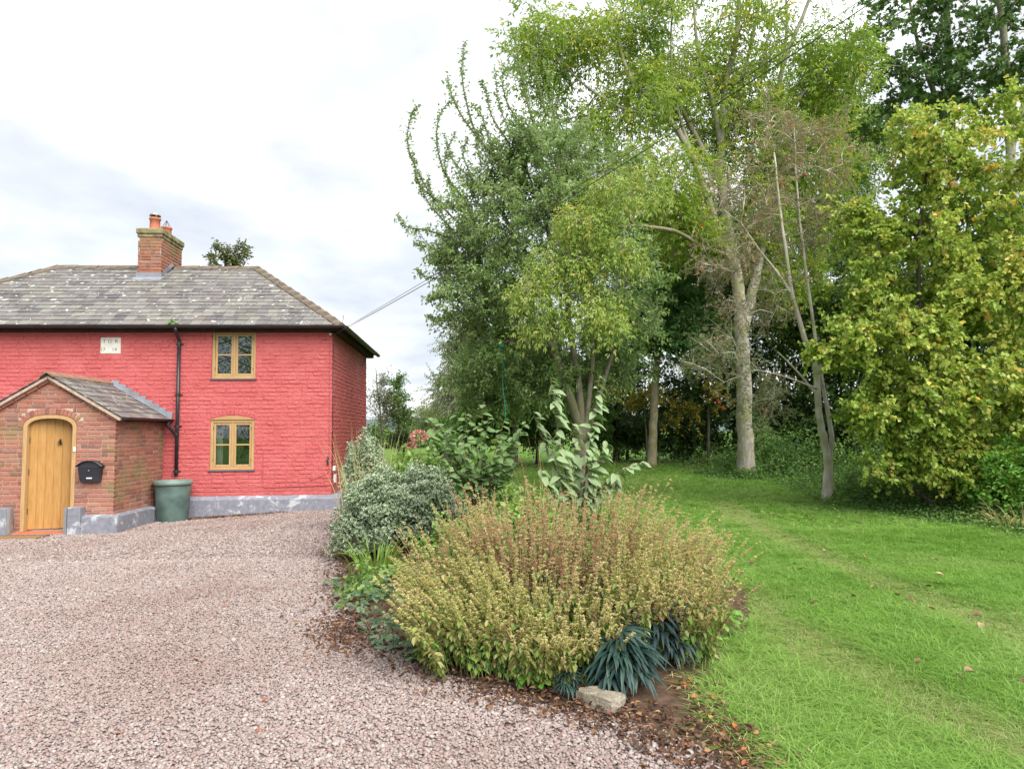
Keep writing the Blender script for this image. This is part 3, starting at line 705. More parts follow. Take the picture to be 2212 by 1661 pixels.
# eaves and gutters
ev = MB(); box(ev, (E0, -.155, 3.655), (E1-.08, 0.02, 3.70)); box(ev, (.0, -.15, 3.655), (.155, EB-.08, 3.70)); box(ev, (E0, -.175, 3.66), (E1-.07, -.157, EZ-.03)); box(ev, (.157, -.157, 3.66), (.175, EB-.07, EZ-.03))
ev.obj('eaves', MSOFFIT, house)
def gutter(a, b, R, parent, mat, lip=.006, name='gutter', drop=0.0):
    a, b = np.array(a, float), np.array(b, float); d = unit(b-a); s = unit(np.cross(d, [0, 0, 1])); th = np.linspace(0, math.pi, 11)
    out = np.stack([np.cos(th)*R, -np.sin(th)*R], -1); inn = np.stack([np.cos(th[::-1])*(R-lip), -np.sin(th[::-1])*(R-lip)], -1); pr = np.vstack([out, inn]); n = len(pr)
    V = np.vstack([a+s*p[0]+np.array([0, 0, p[1]]) for p in pr]+[b+s*p[0]+np.array([0, 0, p[1]]) for p in pr]); i = np.arange(n); j = (i+1) % n
    m = MB().add(V, np.stack([i, j, n+j, n+i], -1))
    for e in (0, n):   # end cap
        c = MB(); m.add(np.vstack([V[e:e+11], V[e:e+1]]), np.array([[0, k, k+1] for k in range(1, 10)]))
    return m.obj(name, mat, parent, True)
gt = gutter((E0-.02, EF-.045, EZ-.02), (E1+.05, EF-.045, EZ-.02), .058, house, MGUTTER)
gs = gutter((E1+.045, EF-.03, EZ-.02), (E1+.045, EB+.02, EZ-.02), .058, house, MGUTTER)
for gob, line, n in ((gt, lambda t: ((E0+(E1-E0)*t), EF-.045), 11), (gs, lambda t: (E1+.045, EF+(EB-EF)*t), 6)):
    for k in range(n):
        u, v = line((k+.45)/n); th = np.linspace(0, math.pi, 9); b = MB(); w = .016
        if gob is gt: pr = [(u, v+math.cos(t)*.062, EZ-.02-math.sin(t)*.062) for t in th]; dv = np.array([w, 0, 0])
        else: pr = [(u+math.cos(t)*.062, v, EZ-.02-math.sin(t)*.062) for t in th]; dv = np.array([0, w, 0])
        pr = np.array(pr); i = np.arange(8); b.add(np.vstack([pr-dv, pr+dv]), np.stack([i, i+1, 9+i+1, 9+i], -1)); b.obj('bracket', MBLACK, gob, True)
# chimney
ch_ = box(MB(), (CH[0]+.014, CH[2]+.014, 4.8), (CH[1]-.014, CH[3]-.014, 6.10))
chim = ch_.obj('chimney', MMORTAR, house)
for side in range(4):
    if side == 0: q = lay(CH[0], CH[1], 4.87, 6.07, .075, .225, [], .010, (1, .1)); fr = lambda u, z: ((u, CH[2]+.014, z), 0)
    elif side == 1: q = lay(CH[2], CH[3], 4.87, 6.07, .075, .225, [], .010, (1, .1)); fr = lambda u, z: ((CH[1]-.014, u, z), math.pi/2)
    elif side == 2: q = lay(CH[0], CH[1], 4.87, 6.07, .075, .225, [], .010, (1, .1)); fr = lambda u, z: ((u, CH[3]-.014, z), math.pi)
    else: q = lay(CH[2], CH[3], 4.87, 6.07, .075, .225, [], .010, (1, .1)); fr = lambda u, z: ((CH[0]+.014, u, z), -math.pi/2)
    place_bricks(q, chim, MCHIM, .4, .015, fr, 400 if side < 2 else 0, (lambda b: 0) if side < 2 else None, 'brickwork', .004)
cp = MB(); bbox(cp, (CH[0]-.016, CH[2]-.016, 6.071), (CH[1]+.016, CH[3]+.016, 6.145), .012); bbox(cp, (CH[0]-.04, CH[2]-.04, 6.146), (CH[1]+.04, CH[3]+.04, 6.275), .018)
cp.obj('cap', MCAP, chim)
fl = MB(); fz = lambda v: EZ+(v-EF)*(RZ-EZ)/(RV-EF)
fl.add([(CH[0]-.06, CH[2]-.17, fz(CH[2]-.17)+.026), (CH[1]+.05, CH[2]-.17, fz(CH[2]-.17)+.026), (CH[1]+.09, CH[2]-.01, fz(CH[2]-.01)+.03), (CH[0]-.06, CH[2]-.01, fz(CH[2]-.01)+.03)], np.array([[0, 1, 2, 3]]))
fl.add([(CH[0]-.02, CH[2]-.012, fz(CH[2])-.02), (CH[1]+.02, CH[2]-.012, fz(CH[2])-.02), (CH[1]+.02, CH[2]-.012, fz(CH[2])+.12), (CH[0]-.02, CH[2]-.012, fz(CH[2])+.12)], np.array([[0, 1, 2, 3]]))
for k in range(7):
    v0 = CH[2]+k*.085; z0 = fz(v0)
    fl.add([(CH[1]+.012, v0-.01, z0-.02), (CH[1]+.012, v0+.10, z0+.05), (CH[1]+.012, v0+.085, z0+.15), (CH[1]+.012, v0+.0, z0+.13)], np.array([[0, 1, 2, 3]]))
fl.obj('flashing', MLEAD, chim)
for v, h, kind in ((2.10, .30, 'cowl'), (2.72, .27, 'cage')):
    u = (CH[0]+CH[1])/2; p = MB(); lathe(p, [(.13, 0), (.125, .02), (.112, .05), (.108, h-.05), (.125, h-.04), (.128, h), (.10, h), (.10, h-.2)], (u, v, 6.275), 20)
    po = p.obj('chimney_pot', MPOT, chim, True)
    q = MB()
    if kind == 'cowl':
        lathe(q, [(.0, h+.12), (.08, h+.115), (.118, h+.085), (.124, h+.05), (.12, h+.048), (.11, h+.08), (0, h+.105)], (u, v, 6.275), 18)
        for a in range(4): 
            x, y = math.cos(a*1.57+.6)*.11, math.sin(a*1.57+.6)*.11; tube(q, [(u+x, v+y, 6.275+h-.02), (u+x, v+y, 6.275+h+.06)], .006, 5)
        q.obj('cowl', MSTEEL, po, True)
    else:
        for a in range(5): 
            x, y = math.cos(a*1.257)*.1, math.sin(a*1.257)*.1; tube(q, [(u+x, v+y, 6.275+h-.01), (u, v, 6.275+h+.17)], .005, 5)
        q.obj('bird_guard', MBLACK, po, True)
# downpipe of the cottage with swan neck
dp = MB(); dpu, dpv = -2.952, -.055
tube(dp, crom([(dpu+.02, EF-.045, EZ-.075), (dpu+.02, EF-.04, EZ-.12), (dpu, dpv-.05, EZ-.25), (dpu, dpv, EZ-.31), (dpu, dpv, EZ-.5)], 5), .034, 12); tube(dp, [(dpu, dpv, EZ-.42), (dpu, dpv, .86)], .034, 12)
dpo = dp.obj('downpipe', MBLACK, house, True)
for z in (EZ-.36, 2.42, 1.80, .93): 
    c = MB(); tube(c, [(dpu, dpv, z-.03), (dpu, dpv, z+.03)], .041, 12); box(c, (dpu-.075, -.02, z-.012), (dpu+.075, -.012, z+.012)); c.obj('collar', MBLACK, dpo)
# cables and boxes on the wall
cb = MB(); tube(cb, crom([(-.21, -.02, 3.44), (-.18, -.03, 3.50), (-.08, -.03, 3.52), (-.035, -.025, 3.44), (-.03, -.02, 3.2), (-.028, -.02, 1.25), (-.035, -.02, .95), (-.08, -.02, .86), (-.30, -.02, .76), (-.40, -.02, .75), (-.41, -.02, .82)], 5), .0065, 5)
cb.obj('cable', MRED, house, True)
cb = MB(); tube(cb, crom([(-1.30, -.018, 1.40), (-1.31, -.018, .85), (-1.30, -.018, .66), (-1.25, -.018, .60), (-.9, -.018, .605), (-.03, -.018, .63), (.012, -.01, .66), (.03, .1, .62), (.03, .16, .7)], 5), .0065, 5); cb.obj('cable', MRED, house, True)
cb = MB(); tube(cb, [(.022, .03, 3.42), (.022, .035, 2.), (.022, .03, .75)], .0065, 5); cb.obj('cable', MBLACK, house, True)
bbox(MB(), (-.075, -.045, 1.03), (-.04, -.013, 1.18), .006).obj('junction_box', MBLACK, house)
for a, b in (((.013, .10, .90), (.06, .24, .99)), ((.013, .19, .66), (.055, .33, .82))): bbox(MB(), a, b, .006).obj('meter_box', MWHITE, house)
tube_e = MB(); tube(tube_e, [(-.035, -.02, 3.60), (-.02, -.075, 3.60)], .008, 6); lathe(tube_e, [(0, 0), (.02, .005), (.022, .03), (.012, .05), (0, .055)], (-.02, -.07, 3.585), 8); tube_e.obj('insulator', MWHITE, house, True)

# ------------------------------------------------------------------ the porch
PO = (-6.680, 11.969, 0.0); PDEP = 1.915
porch = thing('porch', 'bare orange brick porch with arched oak door and small slate roof', 'porch', PO, YAW, local=True)
PW = -2.17; AP = -1.085; DA0, DA1 = -1.492, -.634; DZS = 1.755; DRISE = .232; DC = (DA0+DA1)/2; DH = (DA1-DA0)/2
slope = .60
def gable(u): return 2.60-slope*abs(u-AP)
def door_top(x, grow=0.0):
    a = DH+grow; t = min(1, abs(x-DC)/a); return DZS+(DRISE+grow)*(1-t**2.5)**(1/2.5)
def door_half(z, grow=0.0):
    if z <= DZS: return DH+grow
    t = (z-DZS)/(DRISE+grow)
    return (DH+grow)*(1-t**2.5)**(1/2.5) if t < 1 else 0
pw = MB(); TW = .10
# front wall as strips either side of and above the opening
us = np.concatenate([np.linspace(PW+.012, DA0, 8), np.linspace(DA0, DA1, 25)[1:], np.linspace(DA1, -.012, 6)[1:]])
if True:
    V = []; F = []
    for i in range(len(us)-1):
        a, b = us[i], us[i+1]; m = (a+b)/2; z0a = z0b = -.1
        if DA0-1e-6 <= a and b <= DA1+1e-6: z0a, z0b = door_top(a), door_top(b)
        k = len(V)
        for vv in (0.012, TW): V += [(a, vv, z0a), (b, vv, z0b), (b, vv, gable(b)-.02), (a, vv, gable(a)-.02)]
        F += [[k, k+1, k+2, k+3], [k+4, k+7, k+6, k+5], [k, k+4, k+5, k+1]]
    # jambs
    k = len(V); V += [(DA0, .012, -.1), (DA0, TW, -.1), (DA0, TW, DZS), (DA0, .012, DZS), (DA1, .012, -.1), (DA1, TW, -.1), (DA1, TW, DZS), (DA1, .012, DZS)]
    F += [[k, k+1, k+2, k+3], [k+4, k+7, k+6, k+5]]
    pw.add(V, np.array(F))
box(pw, (-.112, TW+.001, -.1), (-.012, PDEP, 1.96)); box(pw, (PW+.012, TW+.001, -.1), (PW+.112, PDEP, 1.96))
pwall = pw.obj('wall', MMORTAR, porch)
def op_door(a, b):
    z = (a+b)/2; h = door_half(max(z-.02, 0), .112 if a > DZS-.012 else .002); return [(DC-h, DC+h)] if h > 0 else []
def op_gab(a, b):
    h = (2.60-b)/slope-.03; return [(-9, AP-h), (AP+h, 9)] if b > 1.93 else []
pb = lay(PW, 0, .0, 2.625, .075, .225, [op_door, op_gab], .011, (1, .55, 1, .15))
place_bricks(pb, pwall, MBRICK, .4, .013, lambda u, z: ((u, .012, z), 0), 300, lambda b: (0 if b[0] > -1.95 and b[1] > .3 else 1), 'brickwork', .004)
ps = lay(0, PDEP, .0, 1.95, .075, .225, [], .011, (1, .55, 1, .15))
place_bricks(ps, pwall, MBRICK, .4, .013, lambda u, z: ((-.012, u, z), math.pi/2), 200, lambda b: b[0]-b[1]*.1, 'brickwork', .004)
# voussoirs
th = []
nV = 19
pts_ = [(DC+s, door_top(DC+s)) for s in np.linspace(-DH, DH, 200)]
pts_ = np.array(pts_); dl = np.concatenate([[0], np.cumsum(np.hypot(*np.diff(pts_, axis=0).T))]); 
for k in range(nV):
    d = dl[-1]*(k+.5)/nV; i = min(np.searchsorted(dl, d), 198); p = pts_[i]; tg = unit(pts_[min(i+3, 199)]-pts_[max(i-3, 0)]); nm = np.array([-tg[1], tg[0]])
    if nm[1] < 0: nm = -nm
    ang = math.atan2(tg[1], tg[0]); c = p+nm*.058
    inst('brick', brick_mesh(.4, k % 8, MBRICK), pwall, Matrix.Translation((c[0], .012, c[1])) @ Matrix.Rotation(-ang, 4, 'Y') @ Matrix.Diagonal((dl[-1]/nV*1.02, .016, .108, 1)))
# porch roof
proof = MB(); rzp = 2.662; pe = .115; ez = rzp-slope*(1.085+pe)-.0
R0, R1 = (AP, -.09, rzp), (AP, PDEP, rzp); ER0, ER1 = (pe, -.09, ez), (pe, PDEP, ez); EL0, EL1 = (PW-pe, -.09, ez), (PW-pe, PDEP, ez)
dz_ = np.array([0, 0, -.03])
proof.add([np.array(p)+dz_ for p in (ER0, ER1, R1, R0, EL0, EL1)], np.array([[0, 1, 2, 3], [3, 2, 5, 4]])); proof.add([np.array(p)+dz_*2.2 for p in (ER0, ER1, R1, R0, EL0, EL1)], np.array([[0, 1, 2, 3], [3, 2, 5, 4]]))
pr_ = proof.obj('roof', MDECK, porch)
slates(ER0, ER1, R0, R1, 8, .275, 300, pr_, MSLATE2); slates(EL1, EL0, R1, R0, 8, .275, 300, pr_, MSLATE2)
ridge_run(np.array(R0)+[0, -.02, .015], np.array(R1)+[0, 0, .015], 4, np.array([1, 0, -slope]), np.array([-1, 0, -slope]), pr_, MRIDGE2, 'ridge_tile', .13)
# raked brick verge under the slates, one brick at a time, with a mortar fillet
for s in (-1, 1):
    n = 6; L = 1.13*math.hypot(1, slope)/n
    for k in range(n):
        uu = AP+s*(k+.5)*1.13/n; zz = 2.628-slope*abs(uu-AP)-.055
        inst('brick', brick_mesh(.4, (k+3) % 8, MBRICK), pwall, Matrix.Translation((uu, .012, zz)) @ Matrix.Rotation(s*math.atan(slope), 4, 'Y') @ Matrix.Diagonal((L-.008, .055, .07, 1)))
    v = MB(); a = np.array([AP, -.085, 2.628]); b = a+np.array([s*1.20, 0, -slope*1.20]); n_ = unit(np.array([s*slope, 0, 1]))
    v.add([a-n_*.035, b-n_*.035, b+n_*.012, a+n_*.012, a-n_*.035+[0, .09, 0], b-n_*.035+[0, .09, 0], b+n_*.012+[0, .09, 0], a+n_*.012+[0, .09, 0]], BOXF)
    v.obj('verge', MMORTAR, pr_)
# stepped lead flashing against the red wall
fs = MB()
for s in (1, -1):
    for k in range(9):
        uu = AP+s*(.06+k*.128); zz = rzp-slope*abs(uu-AP)
        V = [(uu-s*.05, PDEP-.022, zz+.02), (uu+s*.14, PDEP-.022, zz-.09), (uu+s*.165, PDEP-.024, zz+.075), (uu+s*.03, PDEP-.022, zz+.09)]
        fs.add(V, np.array([[0, 1, 2, 3]]))
    a = np.array([AP, PDEP-.01, rzp+.022]); b = a+np.array([s*1.17, 0, -slope*1.17]); fs.add([a, b, b+[0, -.1, 0.004], a+[0, -.1, .004]], np.array([[0, 1, 2, 3]]))
fs.obj('flashing', MLEAD, pr_)
pg = gutter((pe+.045, -.06, ez-.0), (pe+.045, PDEP-.03, ez-.0), .05, porch, MGUTTER)
for k in range(4):
    v = .1+k*.52; th = np.linspace(0, math.pi, 9); q = np.array([(pe+.045+math.cos(t)*.054, v, ez-math.sin(t)*.054) for t in th]); i = np.arange(8)
    MB().add(np.vstack([q-[0, .014, 0], q+[0, .014, 0]]), np.stack([i, i+1, 9+i+1, 9+i], -1)).obj('bracket', MBLACK, pg, True)
pe2 = MB(); box(pe2, (-.01, .02, 1.90), (pe-.02, PDEP-.01, 1.955)); pe2.obj('eaves', MSOFFIT, porch)
pp = MB(); tube(pp, crom([(pe+.045, 1.70, ez-.05), (pe+.045, 1.70, ez-.13), (pe+.07, 1.74, ez-.18), (.23, 1.84, ez-.27), (.262, 1.865, ez-.31)], 6), .033, 10); pp.obj('downpipe', MBLACK, porch, True)
# low rendered plinth with flood-board channels
pp = MB(); prism(pp, [(.0, -.1), (-.125, -.1), (-.12, .29), (-.11, .30), (0, .325)], -.45, .12)
prism(pp, [(.0, -.1), (.121, -.1), (.12, .29), (.11, .30), (0, .325)], -.124, 1.42, 'y'); 
pp.obj('plinth', MPLINTH, porch)
for a, b in ((-.655, -.452), (-1.80, -1.60)): bbox(MB(), (a, -.165, -.1), (b, .011, .462), .008).obj('plinth_block', MPLINTH, porch)
bbox(MB(), (PW-.12, -.12, -.1), (-1.802, .0, .44), .008).obj('plinth_block', MPLINTH, porch)
for a, b in ((-.705, -.657), (-1.598, -1.55)):
    c = MB(); box(c, (a, -.175, 0), (b, -.168, .46)); box(c, (a, -.167, 0), (a+.006, -.13, .46)); box(c, (b-.006, -.167, 0), (b, -.13, .46)); c.obj('flood_channel', MSTEEL, porch)
bbox(MB(), (-1.55, -.175, 0), (-.707, -.13, .035), .003).obj('sill_rail', MSTEEL, porch)
for k in range(6):
    bbox(MB(), (-1.548+k*.14, -.128, .0), (-1.548+k*.14+.136, .10, .055), .004).obj('tile', MQUARRY, porch)
bbox(MB(), (DA0+.03, .101, .0), (DA1-.03, .16, .075), .004).obj('threshold', MSTEEL, porch)
fl_ = box(MB(), (DA0-.3, .1605, -.05), (DA1+.3, 1.9, .058)); fl_.obj('floor', MQUARRY, porch)
# door frame following the arch
fr = MB(); n = 40; xs_ = DC-DH*np.cos(np.linspace(0, math.pi, n)); o = [(x, door_top(x)) for x in xs_]; o = [(DA0, .06)]+o+[(DA1, .06)]
i_ = [(DC+(x-DC)*(DH-.062)/DH, (z if z < DZS else DZS+(z-DZS)*(DRISE-.058)/DRISE)) for x, z in o]
o = np.array(o); i_ = np.array(i_); m = len(o); yf, yb = -.004, .13
V = np.vstack([np.insert(o, 1, yf, 1), np.insert(i_, 1, yf, 1), np.insert(i_, 1, yb, 1), np.insert(o, 1, yb, 1)]); k = np.arange(m-1)
fr.add(V, np.vstack([np.stack([k+a*m, k+1+a*m, k+1+((a+1) % 4)*m, k+((a+1) % 4)*m], -1) for a in range(4)])); fr.obj('door_frame', MOAK, porch, False)
# the door stands slightly ajar, hinged on the left
dA, dB_ = DA0+.066, DA1-.066; hz0 = .085; W_ = dB_-dA; ang = rad(14)
door = bpy.data.objects.new('door', None)
bm_ = MB(); ins = .001
def dtop(x): return min(DZS+(DRISE-.062)*max(0, 1-(abs(x-DC)/(DH-.064))**2.5)**(1/2.5) if abs(x-DC) < DH-.064 else DZS, 9)
lg = MB(); box(lg, (0.02, .035, .25-hz0), (W_-.02, .06, .40-hz0)); box(lg, (0.02, .035, 1.5-hz0), (W_-.02, .06, 1.62-hz0))
door = lg.obj('door', MDOOR, porch); door.location = (dA, .075, hz0); door.rotation_euler = (0, 0, ang)
for k in range(6):
    a, b = k*W_/6, (k+1)*W_/6; m = MB(); xs2 = np.linspace(a+.0015, b-.0015, 5); V = []; 
    for x in xs2: V += [(x, 0, 0), (x, .033, 0), (x, .033, dtop(dA+x)-hz0-.004), (x, 0, dtop(dA+x)-hz0-.004)]
    V = np.array(V); V[[0, 3], 1] += .005; V[[16, 19], 1] += .005
    F = [];
    for i in range(4):
        q, w = i*4, i*4+4
        for c in range(4): F.append([q+c, q+(c+1) % 4, w+(c+1) % 4, w+c])
    F += [[0, 3, 2, 1], [16, 17, 18, 19]]
    m.add(V, np.array(F)).obj('plank', MDOOR, door)
kn = MB(); kx = W_*.62; lathe(kn, [(0, 0), (.018, .004), (.02, .012), (0, .02)], (0, 0, 0), 10); kv = kn.v; kn = MB()
bbox(kn, (kx-.014, -.012, 1.40-.0), (kx+.014, -.001, 1.50), .004); tube(kn, crom([(kx, -.012, 1.485), (kx+.02, -.03, 1.46), (kx+.028, -.03, 1.41), (kx, -.028, 1.395), (kx-.026, -.03, 1.41), (kx-.02, -.03, 1.46), (kx, -.012, 1.485)], 4), .006, 6)
kn.obj('knocker', MBRASS, door, True)
for z in (.30, .95, 1.48): box(MB(), (-.012, -.004, z-.05), (.008, .012, z+.05)).obj('hinge', MBRASS, door)

# things fixed to or standing by the cottage
def ploc(u, v, z): return np.array(Matrix.Translation(PO) @ Matrix.Rotation(YAW, 4, 'Z') @ Vector((u, v, z)))
pbx = thing('post_box', 'dark grey wall mounted post box with curved hood beside the oak door', 'post box', ploc(-.358, -.0, .87), YAW, local=True)
b = MB(); V = []
for z, hw, d0 in ((0, .155, .085), (.23, .178, .115), (.262, .178, .115)): V += [(-hw, -.002, z), (-hw, -d0, z), (hw, -d0, z), (hw, -.002, z)]
F = [[0, 3, 2, 1]]
for i in range(2):
    for c in range(4): F.append([i*4+c, i*4+(c+1) % 4, i*4+4+(c+1) % 4, i*4+4+c])
b.add(V, np.array(F)); b.obj('body', MPOSTBOX, pbx)
h = MB(); n = 15; t = np.linspace(-1, 1, n); top = np.stack([t*.205, .262+.095*(1-np.abs(t)**2.2)+.0], -1); bot = top-[0, .014]; V = np.vstack([np.insert(q, 1, yv, 1) for yv in (-.145, -.0) for q in (top, bot)]); k = np.arange(n-1)
h.add(V, np.vstack([np.stack([k, k+1, 2*n+k+1, 2*n+k], -1), np.stack([n+k, 3*n+k, 3*n+k+1, n+k+1], -1), np.stack([k, n+k, n+k+1, k+1], -1)])); h.obj('hood', MPOSTBOX, pbx, True)
fp = MB(); n = 15; top = np.stack([t*.176, .258+.085*(1-np.abs(t)**2.2)], -1); V = np.vstack([np.insert(top, 1, -.112, 1), np.array([[-.176, -.112, .2575], [.176, -.112, .2575]])]); fp.add(V, np.array([[k, k+1, n+1] for k in range(n//2, n-1)]+[[k, k+1, n] for k in range(n//2)]+[[n//2, n+1, n]])); fp.obj('fascia', MPOSTBOX, pbx)
bbox(MB(), (-.165, -.122, .232), (.165, -.1155, .262), .003).obj('slot_flap', MPOSTBOX, pbx)
l = MB(); tube(l, [(.0, -.108, .19), (0, -.121, .19)], .012, 10); l.obj('lock', MSTEEL, pbx)
bbox(MB(), (-.045, -.1, .052), (.045, -.092, .072), .002).obj('name_plate', MWHITE, pbx)
db = bbox(MB(), (-.022, -.018, -.04), (.022, -.005, .04), .006); o = db.obj('doorbell', MWHITE); o.location = ploc(-.655, .0, 1.41).tolist(); o.rotation_euler = (0, 0, YAW); tag(o, 'small white doorbell on the right jamb of the oak door frame', 'doorbell')
br = thing('water_butt', 'tall dark green plastic tub catching the downpipe beside the porch', 'water butt', (-6.40, 13.46, float(g(-6.4, 13.4))), 0, local=True)
b = MB(); lathe(b, [(0, .0), (.255, 0), (.272, .03), (.318, .70), (.316, .72), (.298, .72), (.26, .1), (0, .08)], (0, 0, 0), 40); b.obj('tub', MBARREL, br, True)
b = MB(); lathe(b, [(.319, .70), (.342, .705), (.346, .73), (.344, .775), (.33, .785), (.30, .78), (.299, .72)], (0, 0, 0), 40); b.obj('rim', MBARREL2, br, True)
b = MB(); lathe(b, [(.298, .55), (.1, .56), (0, .56)], (0, 0, 0), 24); b.obj('water', simple('dark water', (.02, .025, .02), .1, .5), br)
mt = bbox(MB(), (-2.2, -.62, 0), (-.86, -.23, .03), .008); 
dm = mt.obj('doormat', MMAT); dm.location = PO; dm.rotation_euler = (0, 0, YAW); tag(dm, 'brown coir doormat lying on gravel before the porch step', 'doormat')
for k in range(14): box(MB(), (-2.18+k*.093, -.60, .0295), (-2.18+k*.093+.07, -.27, .037)).obj('rib', MMAT, dm)
b = MB(); box(b, (-2.22, -.25, .0), (-.84, -.228, .038)); box(b, (-.858, -.63, 0), (-.84, -.251, .038)); b.obj('edging', MBLACK, dm)

# ------------------------------------------------------------------ trees
def W3(p): return pt(p[0], p[1], p[2]) if len(p) == 3 else np.array(p[:3])
def grow(limb_pts, env, bf=.22, step=.3, wob=.06, up=.35):
    """branch skeleton: every target in the envelope is joined to the cheapest node already grown"""
    N = []; PL = []; 
    for P in limb_pts:
        base = 0.0
        for k, p in enumerate(P): N.append(p); PL.append(base+.25*k*np.linalg.norm(P[1]-P[0]))
    N = np.array(N); PL = np.array(PL); T = []
    for (x, y, Y, rx, ry, rY, n) in env:
        c = pt(x, y, Y); d = rvec(n)*(RG.uniform(0, 1, (n, 1))**.42)
        T.append(c+d*np.array([rx*Y/FPX, rY, ry*Y/FPX]))
    T = np.vstack(T); near = np.min(np.linalg.norm(T[:, None]-N[None, ::2], axis=2), 1); T = T[np.argsort(near)]
    chains = []
    for t in T:
        d = np.linalg.norm(N-t, axis=1); c = d+bf*PL+np.maximum(0, N[:, 2]-t[2])*up
        j = int(np.argmin(c)); n = max(2, int(d[j]/step)+1); s = np.linspace(0, 1, n+1)[:, None]
        P = N[j]*(1-s)+t*s; P[1:-1] += RG.normal(size=(n-1, 3))*wob*min(1, d[j]); P[:, 2] += np.sin(s[:, 0]*math.pi)*.06*d[j]
        chains.append((j, len(N), P)); N = np.vstack([N, P[1:]]); PL = np.concatenate([PL, PL[j]+d[j]*s[1:, 0]])
    cnt = np.ones(len(N)); par = np.full(len(N), -1)
    for j, k0, P in chains:
        m = len(P)-1
        for q in range(m): par[k0+q] = j if q == 0 else k0+q-1
    for q in range(len(N)-1, -1, -1):
        if par[q] >= 0: cnt[par[q]] += cnt[q]*.5
    return chains, N, cnt
def tree(name, label, cat, limbs, env, bark, leaf, tw=7, twl=.55, k=9, kind='hex', L=.08, Wr=.5, pin=0, group=None, rmin=.006, rk=.0042, bf=.22, droop=.25, upb=.25, shoots=(), toneY=0.0, seed=1, tone=.5, ground=True, twr=.0035, jit=.16, tone_f=None, root=None, tend=.35, singles=None):
    global RG
    RG = np.random.default_rng(seed)
    LP = []
    for lb in limbs: LP.append((np.array([W3(p) for p in lb[0]]), lb[1], lb[2], lb[3] if len(lb) > 3 else 'trunk'))
    b = LP[0][0][0].copy()
    if root: ground = False
    if ground:
        b[2] = float(g(b[0], b[1]))-.05; LP[0][0][0] = b
    if not root: root = thing(name, label, cat, b+np.array([0, 0, .05]), 0, group)
    PTS = []
    for P, r0, r1, nm in LP:
        C = crom(P, max(4, int(np.mean(np.linalg.norm(np.diff(P, axis=0), axis=1))/.25))); n = len(C); t = np.linspace(0, 1, n)
        R = r0+(r1-r0)*t**.9
        if nm == 'trunk' and ground: R = R*(1+.35*np.exp(-(C[:, 2]-b[2])/.28))
        C[1:-1] += RG.normal(size=(n-2, 3))*r0*.06
        m = MB(); tube(m, C, R, 14 if r0 > .1 else 8, rough=.03); m.obj(nm, bark, root, True); PTS.append(C)
    chains, N, cnt = grow(PTS, env, bf=bf)
    m = MB(); S = []; Dn = []
    for j, k0, P in chains:
        c0 = cnt[k0]; R = rmin+rk*np.sqrt(np.linspace(c0, max(1, cnt[k0+len(P)-2]), len(P)))
        R[-1] = rmin*.7
        tube(m, P, R, 5 if R[0] > .015 else 4, cap=False)
        q = max(1, int(tw)); ti = RG.uniform(tend if len(P) > 3 else .1, 1, q)*(len(P)-1); ii = np.minimum(ti.astype(int), len(P)-2); fr = ti-ii
        s = P[ii]*(1-fr)[:, None]+P[ii+1]*fr[:, None]; S.append(s); S.append(P[-1:])
        dd = unit(P[ii+1]-P[ii])*.6+rvec(q)*.8; dd[:, 2] += upb; Dn.append(unit(dd)); Dn.append(unit(P[-1:]-P[-2:-1]))
    S = np.vstack(S); Dn = np.vstack(Dn); nT = len(S); Lt = twl*RG.uniform(.55, 1.25, nT)
    e1 = S+Dn*(Lt*.5)[:, None]; e2 = S+Dn*Lt[:, None]; e1[:, 2] -= Lt*.04; e2[:, 2] -= Lt*.15
    side = unit(np.cross(Dn, [.3, .2, .9])); oth = np.cross(Dn, side)
    V = np.stack([S+side*twr, S-side*twr*.5+oth*twr*.87, S-side*twr*.5-oth*twr*.87, e1+side*twr*.7, e1-side*twr*.35+oth*twr*.6, e1-side*twr*.35-oth*twr*.6, e2], 1)
    F4 = np.array([[0, 1, 4, 3], [1, 2, 5, 4], [2, 0, 3, 5]]); F3 = np.array([[3, 4, 6], [4, 5, 6], [5, 3, 6]])
    o = (np.arange(nT)*7)[:, None, None]
    m.add(V.reshape(-1, 3), [(F4[None]+o).reshape(-1, 4), (F3[None]+o).reshape(-1, 3)])
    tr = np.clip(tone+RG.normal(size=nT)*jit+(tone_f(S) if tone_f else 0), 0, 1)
    lf = MB()
    def put(S, Dn, Lt, tr, k, L):
        P, D, Nn = along(S, Dn, Lt, k, droop=droop)
        rr = np.repeat(tr, k)+RG.normal(size=len(P))*.10
        if pin:
            RL = L*3.2*RG.uniform(.7, 1.2, len(P)); P, D, Nn, mm = pinnate(P, D, Nn, RL, pin); rr = np.repeat(rr, mm)+RG.normal(size=len(P))*.05
        if singles:
            cnt_, mats_ = singles; fr_ = np.where((P[:, 0] < .70*P[:, 1]), P[:, 1], 99)-rr*.8; ii = np.argsort(fr_)[:cnt_]; off = WL[root.name]
            for i in ii: put_leaf(root, mats_, P[i], D[i], Nn[i], L*RG.uniform(.85, 1.2), L*Wr*RG.uniform(.85, 1.1), off)
            kp = np.ones(len(P), bool); kp[ii] = False; P, D, Nn, rr = P[kp], D[kp], Nn[kp], rr[kp]
        leafs(lf, P, D, Nn, L*RG.uniform(.65, 1.25, len(P)), L*Wr*RG.uniform(.8, 1.2, len(P)), kind, r=np.clip(rr, 0, 1))
    put(S, Dn, Lt, tr, k, L)
